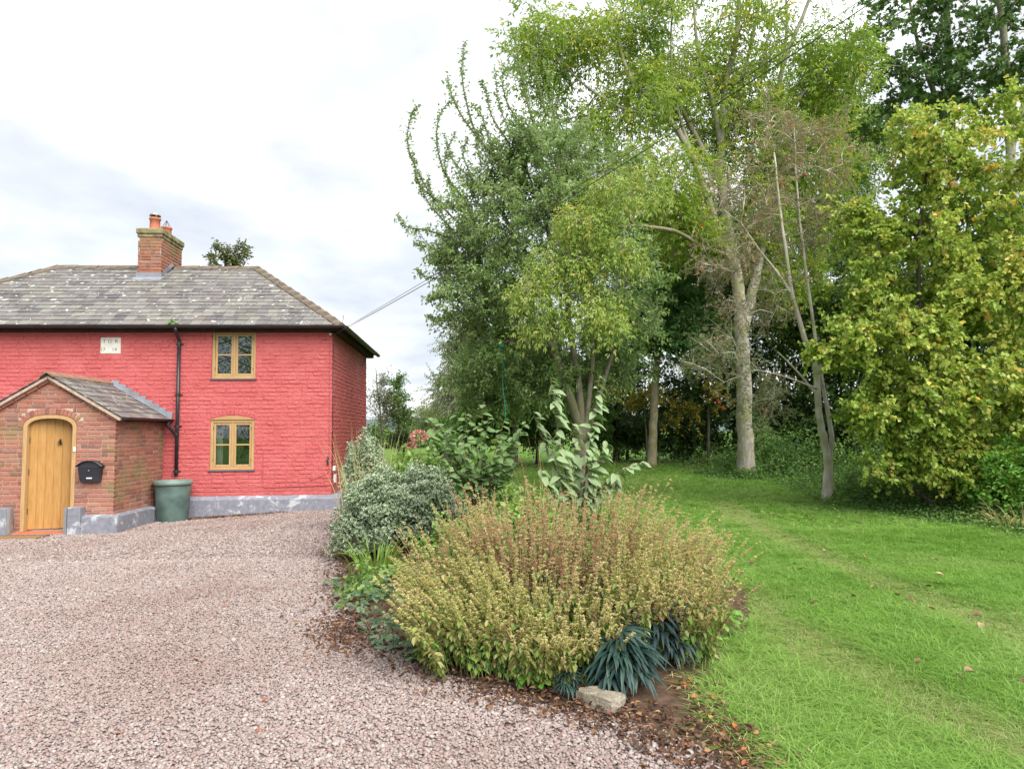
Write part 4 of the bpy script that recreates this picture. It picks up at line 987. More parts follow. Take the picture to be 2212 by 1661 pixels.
    for sp, r0 in shoots:
        P = crom(np.array([W3(p) for p in sp]), 9); tube(m, P, np.linspace(r0, .004, len(P)), 5, cap=False)
        dS = np.diff(P, axis=0); ln = np.linalg.norm(dS, axis=1)
        put(P[:-1], unit(dS), ln*1.1, np.clip(np.full(len(dS), tone+.1)+RG.normal(size=len(dS))*.18, 0, 1), 4, L*.85)
        ss2 = P[1:-1:1]; put(ss2, unit(dS[1:]+rvec(len(ss2))*.15), np.full(len(ss2), .16), np.full(len(ss2), tone+.1), 2, L*1.0)
    m.obj('branchwork', bark, root, True); lf.obj('crown', leaf, root)
    return root

BK_CHERRY = barkmat('cherry bark', (.06, .05, .04), (.20, .175, .14), (.12, .125, .06))
BK_ASH = barkmat('ash bark', (.17, .155, .125), (.38, .355, .30), (.22, .22, .12))
BK_PALE = barkmat('pale smooth bark', (.32, .285, .23), (.58, .54, .46), (.32, .32, .21), 10)
BK_LIME = barkmat('lime bark', (.15, .13, .085), (.30, .265, .18), (.17, .17, .07))
BK_DARK = barkmat('dark bark', (.05, .042, .034), (.13, .115, .09))
LF_CHERRY = leafmat('cherry leaf', brighter([(0, (.06, .135, .022)), (.35, (.115, .215, .04)), (.6, (.18, .28, .07)), (.8, (.27, .34, .14)), (1, (.40, .46, .28))], 1.25), under=(.30, .39, .20), trans=.42)
LF_ASH = leafmat('ash leaf', brighter([(0, (.12, .215, .03)), (.4, (.21, .32, .045)), (.7, (.33, .40, .07)), (1, (.52, .46, .09))], 1.2), trans=.5)
LF_ASHP = leafmat('pale ash leaf', [(0, (.20, .33, .055)), (.5, (.34, .45, .10)), (.85, (.47, .51, .16)), (1, (.58, .47, .10))], trans=.42)
LF_LIME = leafmat('lime leaf', brighter([(0, (.045, .115, .03)), (.5, (.085, .185, .05)), (.9, (.15, .26, .09)), (1, (.3, .34, .18))], 1.35), trans=.42)
LF_ROWAN = leafmat('rowan leaf', brighter([(0, (.11, .17, .05)), (.35, (.18, .22, .09)), (.55, (.25, .21, .11)), (.8, (.33, .19, .11)), (1, (.40, .28, .18))], 1.1), under=(.30, .28, .19), trans=.35)
LF_HAZEL = leafmat('hazel leaf', [(0, (.13, .245, .03)), (.3, (.26, .39, .058)), (.6, (.41, .51, .10)), (.86, (.54, .53, .13)), (.97, (.66, .52, .12)), (1, (.62, .36, .07))], trans=.45)
LF_SYC = leafmat('sycamore leaf', brighter([(0, (.035, .075, .022)), (.5, (.065, .125, .034)), (.85, (.11, .18, .055)), (1, (.2, .26, .08))], 1.45), trans=.4)
LF_HEDGE = leafmat('dark hedge leaf', brighter([(0, (.03, .065, .016)), (.5, (.06, .12, .03)), (.85, (.12, .19, .045)), (1, (.20, .26, .07))], 1.3), trans=.36)
LF_MAPLE = leafmat('yellow maple leaf', [(0, (.14, .20, .03)), (.4, (.30, .30, .05)), (.8, (.52, .40, .06)), (1, (.50, .28, .05))], trans=.4)
LF_BIRCH = leafmat('birch leaf', brighter([(0, (.12, .15, .07)), (.5, (.20, .23, .12)), (1, (.30, .31, .17))], 1.25))
LF_WILLOW = leafmat('willow leaf', brighter([(0, (.13, .19, .06)), (.5, (.22, .28, .10)), (1, (.32, .36, .16))], 1.2))
LF_MID = leafmat('mid green leaf', brighter([(0, (.07, .15, .028)), (.5, (.14, .25, .05)), (1, (.25, .35, .095))], 1.25), trans=.42)
LF_ROOF = leafmat('bronze green leaf', [(0, (.08, .11, .035)), (.5, (.14, .17, .06)), (1, (.27, .19, .09))], trans=.35)

def leaf_mesh(seed, mat, ovate=.5, droop=.25, fold=.16, serr=.0):
    r = np.random.default_rng(seed); t = np.array([0, .1, .28, .5, .72, .88, 1.0]); w = np.sin(np.pi*t**(.75 if ovate < .5 else .85))**.8*.5; w[0] = .02; w[-1] = .01; tw_ = r.normal()*.12
    V = []
    for a, b in zip(t, w):
        z = -droop*a*a+r.normal()*.006
        V += [(a, b*(1+r.normal()*.05), z+fold*b*2*.5+r.normal()*.012), (a, 0, z), (a, -b*(1+r.normal()*.05), z+fold*b*2*.5+r.normal()*.012)]
    V = np.array(V); F = []
    for i in range(len(t)-1):
        o = i*3; F += [[o, o+1, o+4, o+3], [o+1, o+2, o+5, o+4]]
    return MB().add(V, np.array(F)[:, ::-1]).mesh('leaf', mat, True)
def put_leaf(parent, meshes, p, d, n_, L, W, off):
    d = unit(d); s = unit(np.cross(np.array(n_, float), d)); z = np.cross(d, s); p = np.asarray(p)-off
    M = Matrix(((d[0]*L, s[0]*W, z[0]*L, p[0]), (d[1]*L, s[1]*W, z[1]*L, p[1]), (d[2]*L, s[2]*W, z[2]*L, p[2]), (0, 0, 0, 1)))
    return inst('leaf', meshes[int(RG.integers(len(meshes)))], parent, M)
LF_HAZ1 = leafmat('single hazel leaf', [(0, (.17, .28, .04)), (.45, (.30, .42, .075)), (.75, (.48, .50, .12)), (.92, (.64, .50, .11)), (1, (.62, .35, .06))], src='obj', trans=.4); HZM = [leaf_mesh(70+i, LF_HAZ1, .7, .2, .12) for i in range(6)]  # palette for the separately placed leaves, random per object
# cherry with long upswept shoots
YC = 14.4
def q3(L, Y=YC): return [(x, y, Y) for x, y in L]
shoots = [([(1075, 345), (1030, 290), (1006, 215), (998, 150), (1004, 92)], .03), ([(1050, 320), (1000, 255), (975, 205), (966, 168)], .025), ([(1010, 440), (962, 375), (944, 310), (950, 250), (985, 205)], .025),
 ([(1010, 500), (935, 425), (893, 350), (880, 300), (889, 250), (905, 228)], .022), ([(1000, 520), (935, 450), (905, 395), (890, 330)], .02), ([(985, 520), (925, 498), (880, 490), (858, 462)], .02),
 ([(1000, 450), (968, 390), (962, 335), (985, 285)], .02), ([(1100, 310), (1062, 250), (1050, 200), (1040, 175)], .02), ([(1130, 280), (1095, 220), (1085, 170), (1095, 145)], .02), ([(1150, 260), (1128, 180), (1118, 120), (1108, 60)], .02),
 ([(1180, 250), (1160, 170), (1150, 100)], .018), ([(1000, 600), (950, 575), (938, 560)], .016), ([(1000, 640), (950, 640), (925, 650)], .016), ([(985, 560), (930, 535), (895, 525)], .016), ([(1020, 390), (1000, 330), (1010, 300)], .016), ([(1040, 360), (1030, 300), (1045, 270)], .016), ([(960, 470), (930, 420), (925, 380)], .016)]
shoots += [([(1090, 380), (1060, 310), (1040, 250), (1020, 225)], .02), ([(1060, 420), (1000, 370), (975, 340), (960, 290)], .018), ([(1120, 320), (1090, 260), (1075, 210), (1070, 150)], .018), ([(1160, 300), (1140, 220), (1130, 170), (1135, 130)], .018), ([(1020, 460), (960, 440), (915, 410), (895, 375)], .016), ([(1200, 280), (1190, 190), (1175, 130)], .016), ([(980, 600), (925, 600), (900, 580)], .014), ([(985, 680), (945, 690), (925, 680)], .014)]
shoots = [(q3(a, YC-.4), b) for a, b in shoots]
tree('cherry_tree', 'many stemmed cherry tree with upswept leafy shoots and a green rope', 'tree',
 [(q3([(1262, 985), (1250, 920), (1226, 850), (1203, 780), (1192, 700), (1175, 610), (1120, 520), (1060, 420)]), .125, .03), (q3([(1258, 955), (1254, 880), (1245, 800), (1230, 700), (1224, 600), (1225, 480), (1205, 350)]), .10, .028, 'stem'),
  (q3([(1260, 955), (1272, 860), (1280, 780), (1282, 700), (1300, 620), (1340, 520)]), .07, .025, 'stem'), (q3([(1262, 955), (1300, 840), (1325, 760), (1350, 700), (1400, 650)]), .055, .02, 'stem'), (q3([(1222, 820), (1240, 760), (1215, 690), (1210, 620)], YC+.2), .06, .03, 'stem'), ([(1208, 785, YC), (1170, 745, YC-.3), (1120, 735, YC-.5), (1075, 742, YC-.6), (1050, 735, YC-.7)], .06, .02, 'bough'), (q3([(1200, 760), (1150, 690), (1080, 640), (1000, 590)], YC-.3), .06, .02, 'bough'), (q3([(1228, 640), (1190, 520), (1150, 400), (1110, 300)], YC+.3), .06, .02, 'bough')],
 [(1170, 470, YC, 190, 190, 1.7, 150), (1030, 490, YC, 80, 120, 1.2, 36), (1120, 340, YC, 80, 70, 1.0, 22), (1060, 660, YC, 110, 130, 1.4, 90), (1190, 330, YC+.3, 110, 100, 1.2, 36), (1330, 650, YC, 110, 130, 1.4, 60), (1130, 800, YC+.5, 170, 90, 1.5, 90), (1070, 850, YC+.6, 100, 50, 1.2, 36), (1320, 800, YC+.8, 90, 60, 1.0, 26), (960, 560, YC, 50, 60, .8, 12), (1290, 450, YC+.4, 120, 140, 1.4, 50)],
 BK_CHERRY, LF_CHERRY, tw=8, twl=.5, k=11, kind='dia', L=.092, Wr=.54, shoots=shoots, tone=.42, seed=3, tone_f=lambda S: .22*ss(.0, 3.2, -(S[:, 0]-.6))*ss(2.5, 4.5, S[:, 2])+.12*ss(3.5, 6, S[:, 2])-.1)
# ash that fills the top of the picture, with its forward bough
YA = 19.5
ash_limbs = [([(1612, 1040, YA), (1609, 900, YA), (1605, 760, YA), (1597, 640, YA), (1582, 540, YA), (1563, 430, YA), (1555, 330, YA), (1565, 200, YA), (1590, 80, YA), (1600, -40, YA)], .235, .055),
 ([(1605, 720, YA), (1628, 620, YA+.2), (1645, 520, YA+.3), (1655, 400, YA+.4), (1668, 280, YA+.4), (1690, 150, YA+.5), (1740, 20, YA+.5), (1780, -90, YA+.5)], .155, .035, 'stem'),
 ([(1590, 590, YA), (1545, 480, YA-.5), (1500, 350, YA-.8), (1440, 250, YA-1), (1370, 180, YA-1.2), (1340, 110, YA-1.2), (1325, 30, YA-1.2)], .13, .025, 'bough'), ([(1560, 400, YA), (1500, 290, YA-.3), (1450, 190, YA-.5), (1400, 80, YA-.5), (1380, -20, YA-.5)], .10, .02, 'bough'),
 ([(1556, 320, YA), (1540, 220, YA-.2), (1510, 120, YA-.3), (1495, -20, YA-.3)], .09, .03, 'bough'), ([(1560, 280, YA), (1600, 180, YA+.2), (1630, 60, YA+.3), (1650, -60, YA+.3)], .08, .03, 'bough'), ([(1668, 300, YA+.4), (1720, 220, YA+.4), (1790, 140, YA+.5), (1840, 60, YA+.5)], .07, .02, 'bough'), ([(1500, 350, YA-.8), (1465, 240, YA-.8), (1450, 120, YA-.8), (1452, -10, YA-.8)], .055, .02, 'bough'), ([(1440, 250, YA-1), (1360, 240, YA-1.1), (1270, 190, YA-1.2), (1190, 110, YA-1.2)], .06, .015, 'bough'), ([(1540, 480, YA-.5), (1470, 420, YA-.8), (1390, 390, YA-1)], .05, .015, 'bough'), ([(1690, 150, YA+.5), (1700, 40, YA+.5), (1690, -80, YA+.5)], .06, .02, 'bough'), ([(1655, 400, YA+.4), (1640, 260, YA+.3), (1650, 130, YA+.3), (1675, 10, YA+.3)], .06, .02, 'bough'),
 ([(1585, 555, YA), (1520, 535, 18.4), (1465, 503, 16.6), (1410, 492, 14.8), (1350, 488, 13.2), (1290, 505, 12.4)], .075, .02, 'bough')]
ash = tree('ash_tree', 'tall ash tree with thick pale trunk rising beyond the top of the picture', 'tree', ash_limbs,
 [(1480, 90, YA, 240, 160, 2.2, 66), (1215, 75, YA-1, 120, 95, 1.4, 44), (1170, 150, YA-1, 60, 50, .8, 14), (1320, 250, YA-.8, 160, 110, 1.6, 40), (1690, 110, YA+.4, 200, 160, 2.0, 50), (1560, -120, YA, 330, 100, 2.4, 44), (1420, 380, YA-1.5, 140, 80, 1.0, 34), (1810, 170, YA+.5, 110, 90, 1.4, 34), (1620, 380, YA+.5, 150, 130, 1.4, 50), (1800, 330, YA+.5, 70, 80, 1.0, 18), (1540, 520, YA+.8, 140, 80, 1.2, 36), (1370, 60, YA-.6, 120, 90, 1.4, 22), (1420, 180, YA-.6, 110, 80, 1.2, 26), (1480, 480, YA-1, 90, 60, 1.0, 22), (1600, 250, YA, 130, 90, 1.2, 34), (1660, 300, YA+.6, 120, 110, 1.2, 34), (1690, 560, YA+1, 110, 120, 1.2, 40)],
 BK_ASH, LF_ASH, tw=4, twl=.46, k=4, kind='dia', L=.135, Wr=.36, pin=3, tone=.45, seed=5, rmin=.009, rk=.008, upb=.1, droop=.4, tend=.68, tone_f=lambda S: .3*(vnoise(S[:, 0], S[:, 2], .8, 5)-.45))
min((o for o in ash.children if o.name.startswith('bough')), key=lambda o: min(v.co.y for v in o.data.vertices)).data.materials[0] = BK_LIME
# pale foliage hanging from the end of the forward bough
tree('', '', '', [([(1350, 488, 13.2), (1290, 505, 12.4), (1240, 545, 12.1), (1190, 590, 12.1), (1160, 640, 12.1)], .03, .008, 'bough'), ([(1370, 489, 13.8), (1345, 450, 12.6), (1325, 410, 12.3), (1330, 370, 12.3)], .025, .008, 'bough'), ([(1350, 488, 13.2), (1345, 540, 12.5), (1335, 600, 12.2), (1320, 660, 12.1)], .02, .006, 'bough')],
 [(1315, 415, 12.2, 70, 40, .5, 14), (1395, 385, 12.6, 50, 50, .5, 7), (1270, 500, 12, 70, 40, .5, 12), (1355, 530, 12.1, 50, 50, .5, 9), (1205, 565, 12, 85, 28, .4, 14), (1152, 655, 12, 30, 60, .35, 11), (1290, 655, 12, 90, 50, .4, 13), (1225, 480, 12.2, 30, 36, .4, 4), (1215, 670, 12, 30, 50, .35, 4)],
 BK_ASH, LF_ASHP, tw=5, twl=.34, k=4, kind='dia', L=.085, Wr=.34, pin=3, tone=.42, seed=8, droop=.75, upb=-.25, rmin=.004, rk=.003, root=ash, jit=.22)
tree('lime_tree', 'slim straight lime tree with dark green crown beside the far lawn', 'tree',
 [([(1407, 1008, 22.4), (1413, 880, 22.4), (1420, 760, 22.4), (1426, 640, 22.4), (1432, 520, 22.4)], .15, .06)],
 [(1440, 640, 22.3, 100, 130, 1.8, 120), (1490, 730, 21.8, 90, 60, 1.3, 40), (1370, 720, 22, 70, 70, 1.2, 36), (1420, 500, 22.4, 110, 80, 1.5, 50)], BK_LIME, LF_LIME, tw=8, twl=.55, k=10, L=.115, Wr=.72, tone=.45, seed=12, kind='hex', droop=.5)
# rowan
YR = 14.3
rw = tree('rowan_tree', 'slender rowan with leaning grey stems and sparse brown autumn leaves', 'tree',
 [(q3([(1787, 1082), (1789, 1010), (1782, 960), (1768, 890), (1762, 800), (1738, 730), (1712, 640), (1697, 540), (1683, 440), (1672, 330)], YR), .098, .018), (q3([(1790, 990), (1797, 950), (1790, 900), (1772, 800), (1757, 700), (1742, 590), (1728, 480), (1718, 360)], YR+.1), .058, .016, 'stem'), (q3([(1712, 640), (1680, 590), (1640, 540), (1600, 480)], YR), .035, .012, 'bough'), (q3([(1770, 860), (1720, 800), (1680, 760)], YR), .03, .01, 'bough'), (q3([(1765, 840), (1700, 815), (1640, 800)], YR-.2), .025, .008, 'bough')],
 [(1680, 290, YR, 100, 105, 1.0, 26), (1620, 430, YR, 100, 100, 1.1, 24), (1770, 330, YR+.2, 90, 100, .9, 18), (1585, 570, YR, 95, 85, .9, 22), (1700, 520, YR+.2, 110, 120, 1.0, 18), (1550, 780, YR-.1, 85, 70, .7, 24), (1645, 860, YR-.1, 65, 55, .6, 16), (1620, 680, YR, 90, 70, .7, 18), (1790, 450, YR, 60, 80, .7, 8)],
 BK_PALE, LF_ROWAN, tw=5, twl=.40, k=3, kind='dia', L=.055, Wr=.36, pin=4, tone=.45, seed=15, rmin=.005, rk=.004, jit=.2, tone_f=lambda S: .25*ss(3.2, 6, S[:, 2])-.30*ss(4.4, 2.8, S[:, 2]))
MBERRY = simple('red berry', (.6, .03, .015), .35, .5)
for x, y, Y in ((1518, 488, YR), (1535, 768, YR-.3), (1553, 866, YR-.3), (1655, 892, YR-.3), (1648, 880, YR-.3), (1562, 880, YR-.2), (1690, 400, YR-.5), (1840, 320, YR-.4), (1740, 378, YR-.4), (1706, 268, YR-.4)):
    b = MB(); c = pt(x, y, Y)
    for q in range(14): lathe(b, [(0, -.008), (.007, -.004), (.008, .002), (0, .008)], c+RG.normal(size=3)*.025, 5)
    b.obj('berry_cluster', MBERRY, rw)
# hazel: a thicket of stems with tiers of big yellowing leaves
YH = 12.6
hz_l = [(q3([(2060, 1112), (2050, 1000), (2020, 860), (1990, 700), (1985, 520), (2000, 380), (2010, 250)], YH), .07, .015)]
for a in ([(2070, 1112), (2090, 980), (2130, 800), (2170, 620), (2200, 450)], [(2050, 1112), (2010, 1000), (1950, 880), (1880, 780), (1810, 720)], [(2055, 1112), (2020, 960), (1960, 780), (1910, 640), (1880, 540)], [(2075, 1112), (2110, 1020), (2190, 920), (2280, 820)], [(2065, 1112), (2070, 900), (2080, 700), (2090, 500), (2085, 360)], [(2050, 1112), (1980, 1060), (1900, 1000), (1840, 960)]):
    hz_l.append((q3(a, YH), .05, .012, 'stem'))
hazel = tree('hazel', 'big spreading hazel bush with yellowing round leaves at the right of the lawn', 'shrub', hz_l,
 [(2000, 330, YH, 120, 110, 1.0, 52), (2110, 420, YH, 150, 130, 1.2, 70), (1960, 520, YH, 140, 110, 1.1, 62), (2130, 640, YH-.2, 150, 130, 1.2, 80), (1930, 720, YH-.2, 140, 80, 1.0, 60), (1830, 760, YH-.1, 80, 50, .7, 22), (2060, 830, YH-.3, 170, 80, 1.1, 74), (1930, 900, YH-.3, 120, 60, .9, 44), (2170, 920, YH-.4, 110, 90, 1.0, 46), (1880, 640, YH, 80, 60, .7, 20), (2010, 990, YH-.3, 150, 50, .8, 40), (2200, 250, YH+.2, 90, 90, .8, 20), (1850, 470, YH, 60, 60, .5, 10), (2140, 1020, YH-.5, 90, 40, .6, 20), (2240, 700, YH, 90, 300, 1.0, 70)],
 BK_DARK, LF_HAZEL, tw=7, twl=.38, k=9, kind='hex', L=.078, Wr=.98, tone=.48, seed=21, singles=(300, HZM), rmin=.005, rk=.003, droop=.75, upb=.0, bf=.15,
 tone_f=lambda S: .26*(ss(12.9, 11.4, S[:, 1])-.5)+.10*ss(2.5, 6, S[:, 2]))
YS = 21.5
for nm, lab, tr, tr2, env, sd_ in (
 ('sycamore_tree', 'tall dark sycamore at the top right corner with a bare grey trunk', [(2190, 1040), (2188, 700), (2186, 450), (2178, 200), (2160, 0), (2150, -120)], [(2183, 330), (2230, 150), (2260, 0)], [(2130, 90, YS, 120, 140, 1.6, 44), (2250, 150, YS, 90, 200, 1.6, 34), (2170, -60, YS, 180, 80, 1.8, 28), (2080, 190, YS, 80, 80, 1.2, 20)], 31),
 ('sycamore_tree', 'dark leaved sycamore between the ash and the corner sycamore', [(2070, 1030), (2064, 700), (2058, 420), (2052, 200), (2045, 0), (2040, -100)], [(2055, 300), (1990, 120), (1960, -20)], [(1990, 60, YS+1, 130, 120, 1.6, 36), (1930, 190, YS+1, 90, 90, 1.4, 26), (1870, 120, YS+1, 60, 80, 1.2, 16), (2030, 190, YS+.8, 120, 90, 1.4, 34), (1880, 260, YS+1, 60, 50, 1.0, 14), (2020, -60, YS+1, 150, 70, 1.5, 22)], 33)):
    Yq = env[0][2]
    tree(nm, lab, 'tree', [(q3(tr, Yq), .22, .06), (q3(tr2, Yq), .10, .03, 'bough')], env, BK_ASH, LF_SYC, tw=4, twl=.5, k=6, kind='palm', L=.16, Wr=1.0, tone=.45, seed=sd_, rmin=.01, rk=.008, droop=.4, group=None)
# dark hedge trees closing the view behind the trunks
hd = [
 (1330, 970, 27, [(1330, 760, 80, 140, 1.6, 90), (1300, 880, 70, 70, 1.2, 40), (1350, 940, 90, 36, 1.2, 50)], 'dark round thicket behind the cherry trunk'),
 (1480, 980, 26, [(1490, 720, 90, 170, 1.8, 110), (1470, 900, 90, 80, 1.4, 60), (1480, 950, 90, 34, 1.2, 30)], 'dark holly standing between the lime trunk and the ash trunk'),
 (1585, 985, 25.5, [(1570, 600, 80, 160, 1.6, 90), (1580, 850, 70, 140, 1.5, 90)], 'tall ivy covered thorn directly behind the ash trunk'),
 (1690, 1000, 24, [(1690, 700, 80, 150, 1.6, 80), (1690, 900, 90, 100, 1.6, 90)], 'dark green thorn between the ash and the rowan'),
 (1800, 1010, 22, [(1800, 720, 70, 130, 1.4, 60), (1810, 900, 90, 110, 1.5, 90)], 'leafy thorn seen behind the rowan stems'),
 (1910, 1030, 20.5, [(1900, 650, 90, 180, 1.4, 80), (1910, 900, 100, 130, 1.5, 90)], 'dark thorn behind the left half of the hazel'),
 (2050, 1050, 19, [(2050, 640, 110, 170, 1.4, 80), (2040, 900, 110, 130, 1.4, 90)], 'dense dark thorn behind the middle of the hazel'),
 (2190, 1070, 18, [(2190, 620, 110, 220, 1.4, 90), (2190, 920, 110, 130, 1.4, 90)], 'dense dark thorn behind the right end of the hazel')]
for i, (x, y, Y, env, lab) in enumerate(hd):
    tree('thorn_tree', lab, 'tree', [([(x, y, Y), (x+5, y-120, Y), (x, env[0][1]+40, Y)], .12, .05)], [(a, b, Y, c, d, e, n) for a, b, c, d, e, n in env], BK_DARK, LF_HEDGE, tw=7, twl=.7, k=9, kind='dia', L=.145, Wr=.66, tone=.48, seed=50+i, rmin=.008, rk=.006, jit=.2, group='dark thorns along the far hedge')
tree('maple_bush', 'low yellow field maple under the dark hedge beside the lime trunk', 'shrub', [([(1400, 985, 24.5), (1395, 930, 24.5), (1390, 880, 24.5)], .05, .02)], [(1385, 865, 24.4, 80, 30, .8, 20), (1330, 855, 24.2, 40, 20, .6, 7), (1480, 900, 24.2, 40, 34, .6, 9)], BK_DARK, LF_MAPLE, tw=6, twl=.4, k=7, kind='hex', L=.10, Wr=.8, tone=.5, seed=61)
tree('maple_bush', 'yellow leaved field maple tangled in the hedge left of the ash trunk', 'shrub', [([(1530, 990, 24), (1530, 850, 24), (1525, 720, 24)], .06, .02)], [(1520, 680, 23.8, 45, 70, .8, 20), (1545, 840, 23.8, 36, 55, .6, 10)], BK_DARK, LF_MAPLE, tw=5, twl=.4, k=6, kind='hex', L=.10, Wr=.8, tone=.45, seed=62)
tree('garden_tree', 'mid green bushy tree behind the left side of the cherry', 'tree', [([(1110, 990, 23), (1115, 900, 23), (1120, 780, 23)], .12, .05)], [(1120, 790, 23, 120, 110, 1.7, 130), (1060, 850, 22.6, 60, 60, 1.2, 44), (1200, 850, 22.6, 80, 70, 1.3, 60)], BK_DARK, LF_MID, tw=7, twl=.6, k=10, kind='dia', L=.125, Wr=.55, tone=.42, seed=63)
tree('ash_tree', 'slimmer airy ash filling the gap behind the rowan stems', 'tree', [([(1760, 1000, 23.5), (1765, 800, 23.5), (1770, 600, 23.5), (1775, 420, 23.5), (1790, 260, 23.5), (1800, 120, 23.5)], .14, .03), ([(1770, 520, 23.5), (1820, 400, 23.5), (1860, 300, 23.5)], .06, .02, 'bough'), ([(1768, 620, 23.5), (1720, 520, 23.5), (1700, 420, 23.5)], .06, .02, 'bough')],
 [(1770, 480, 23.5, 110, 130, 1.5, 60), (1840, 330, 23.5, 90, 110, 1.4, 44), (1720, 660, 23.5, 100, 120, 1.4, 56), (1810, 700, 23.5, 80, 110, 1.3, 40), (1790, 180, 23.5, 90, 90, 1.2, 26), (1690, 400, 23.5, 60, 90, 1.1, 22)], BK_ASH, LF_ASH, tw=5, twl=.45, k=5, kind='dia', L=.13, Wr=.38, pin=3, tone=.25, seed=73, rmin=.008, rk=.006, droop=.4, tend=.6)
tree('birch_tree', 'grey green weeping birch left of the cherry in the distance', 'tree', [([(1000, 975, 30), (998, 860, 30), (1000, 720, 30)], .12, .03)], [(1000, 740, 30, 48, 55, 1.2, 50), (990, 840, 30, 58, 55, 1.3, 70), (1015, 680, 30, 30, 30, .8, 16)], BK_PALE, LF_BIRCH, tw=7, twl=.85, k=16, kind='dia', L=.09, Wr=.65, tone=.5, seed=64, droop=.9, upb=-.75)
for x, Y_, y0, rx, ry, lab, lf_, tn in ((1045, 24.5, 905, 70, 45, 'low rounded green bush behind the broad leaved shrub', LF_MID, .3), (1160, 25, 900, 80, 55, 'dark green bush under the left boughs of the cherry', LF_HEDGE, .7), (1265, 25.5, 905, 70, 50, 'leafy green bush directly behind the cherry trunk', LF_MID, .2), (1355, 28, 915, 70, 50, 'shadowed bush between the cherry trunk and the lime trunk', LF_HEDGE, .5)):
    tree('garden_bush', lab, 'shrub', [([(x, 975, Y_), (x, 940, Y_), (x, y0, Y_)], .06, .02)], [(x, y0, Y_, rx, ry, 1.1, 70), (x-20, y0+25, Y_-.3, rx, ry*.7, 1.0, 40)], BK_DARK, lf_, tw=7, twl=.45, k=9, kind='hex', L=.10, Wr=.6, tone=tn, seed=int(x), group='bushes closing the view beneath the cherry')
tree('willow_bush', 'pale green rounded willow bush far off left of the birch', 'shrub', [([(935, 962, 34), (935, 930, 34), (933, 900, 34)], .06, .03)], [(933, 905, 34, 40, 36, 1.0, 70)], BK_DARK, LF_WILLOW, tw=7, twl=.6, k=10, kind='dia', L=.12, Wr=.3, tone=.5, seed=65)
tree('sapling', 'thin sparsely leaved sapling beside the cottage side wall', 'tree', [([(825, 962, 22), (822, 900, 22), (815, 840, 22), (812, 800, 22)], .035, .01), ([(824, 940, 22), (840, 890, 22), (850, 850, 22)], .025, .01, 'stem')], [(818, 860, 22, 28, 55, .5, 46), (845, 890, 22, 30, 40, .5, 24)], BK_CHERRY, LF_BIRCH, tw=6, twl=.4, k=3, kind='dia', L=.07, Wr=.5, tone=.3, seed=66, rmin=.006, rk=.002)
tree('sapling', 'narrow upright leafy sapling between the cottage and the birch', 'tree', [([(862, 965, 22.5), (860, 900, 22.5), (857, 840, 22.5), (856, 805, 22.5)], .035, .008)], [(857, 830, 22.5, 8, 24, .25, 12), (858, 875, 22.5, 26, 34, .4, 34), (866, 910, 22.5, 26, 24, .4, 20)], BK_DARK, LF_MID, tw=6, twl=.35, k=6, kind='hex', L=.085, Wr=.5, tone=.3, seed=67, rmin=.006, rk=.002, upb=.7)
tree('conifer_bush', 'dark low conifer bush at the foot of the leafy sapling', 'shrub', [([(872, 968, 24), (872, 930, 24)], .05, .02)], [(868, 945, 24, 22, 22, .5, 40)], BK_DARK, LF_HEDGE, tw=7, twl=.3, k=8, kind='dia', L=.08, Wr=.4, tone=.3, seed=68)
tree('garden_tree', 'bronze green tree top rising behind the cottage ridge', 'tree', [([(492, 760, 27), (490, 620, 27), (488, 560, 27), (495, 535, 27)], .12, .02)], [(468, 556, 27, 16, 24, .4, 12), (494, 550, 27, 14, 26, .4, 13), (522, 542, 27, 12, 18, .3, 9), (508, 570, 27, 20, 14, .3, 8), (485, 600, 27, 45, 26, .8, 26)], BK_DARK, LF_ROOF, tw=4, twl=.34, k=5, kind='hex', L=.13, Wr=.6, tone=.45, seed=69, ground=False)

def mirror_tree(label, x, y, h, seed):
    global RG
    RG = np.random.default_rng(seed); root = thing('reflected_tree', label, 'tree', (x, y, 0)); m = MB(); lf = MB(); b = np.array([x, y, 0.])
    tube(m, crom([b-[0, 0, .1], b+[.1, 0, h*.25], b+[0, .1, h*.5], b+[.2, 0, h*.95]], 5), np.linspace(.3, .05, 16), 10)
    for _ in range(60):
        z = RG.uniform(.06, .95)*h; a = RG.uniform(0, 6.28); R_ = h*.5*math.sqrt(max(.05, 1-((z-.6*h)/(.5*h))**2)); p0 = b+[0, 0, z*.75]; p1 = b+np.array([math.cos(a)*R_, math.sin(a)*R_, z]); C = crom([p0, (p0+p1)/2+RG.normal(size=3)*.3, p1], 4); tube(m, C, np.linspace(.06, .012, len(C)), 5, cap=False)
        n = 100; i = RG.integers(3, len(C), n); q = C[i]+RG.normal(size=(n, 3))*.5; leafs(lf, q, rvec(n), np.array([0, 0, 1.])+RG.normal(size=(n, 3))*.6, .16, .09, 'dia', r=RG.random(n))
    m.obj('trunk', BK_DARK, root, True); lf.obj('crown', LF_MID, root)
mirror_tree('broad tree mirrored in the upstairs window panes', -15.2, -9.0, 11, 91)
mirror_tree('unseen spreading tree added to be mirrored in the downstairs window panes', -10.6, -13.5, 10, 92)  # added behind the camera; low crown hides bright lawn from the pane reflections
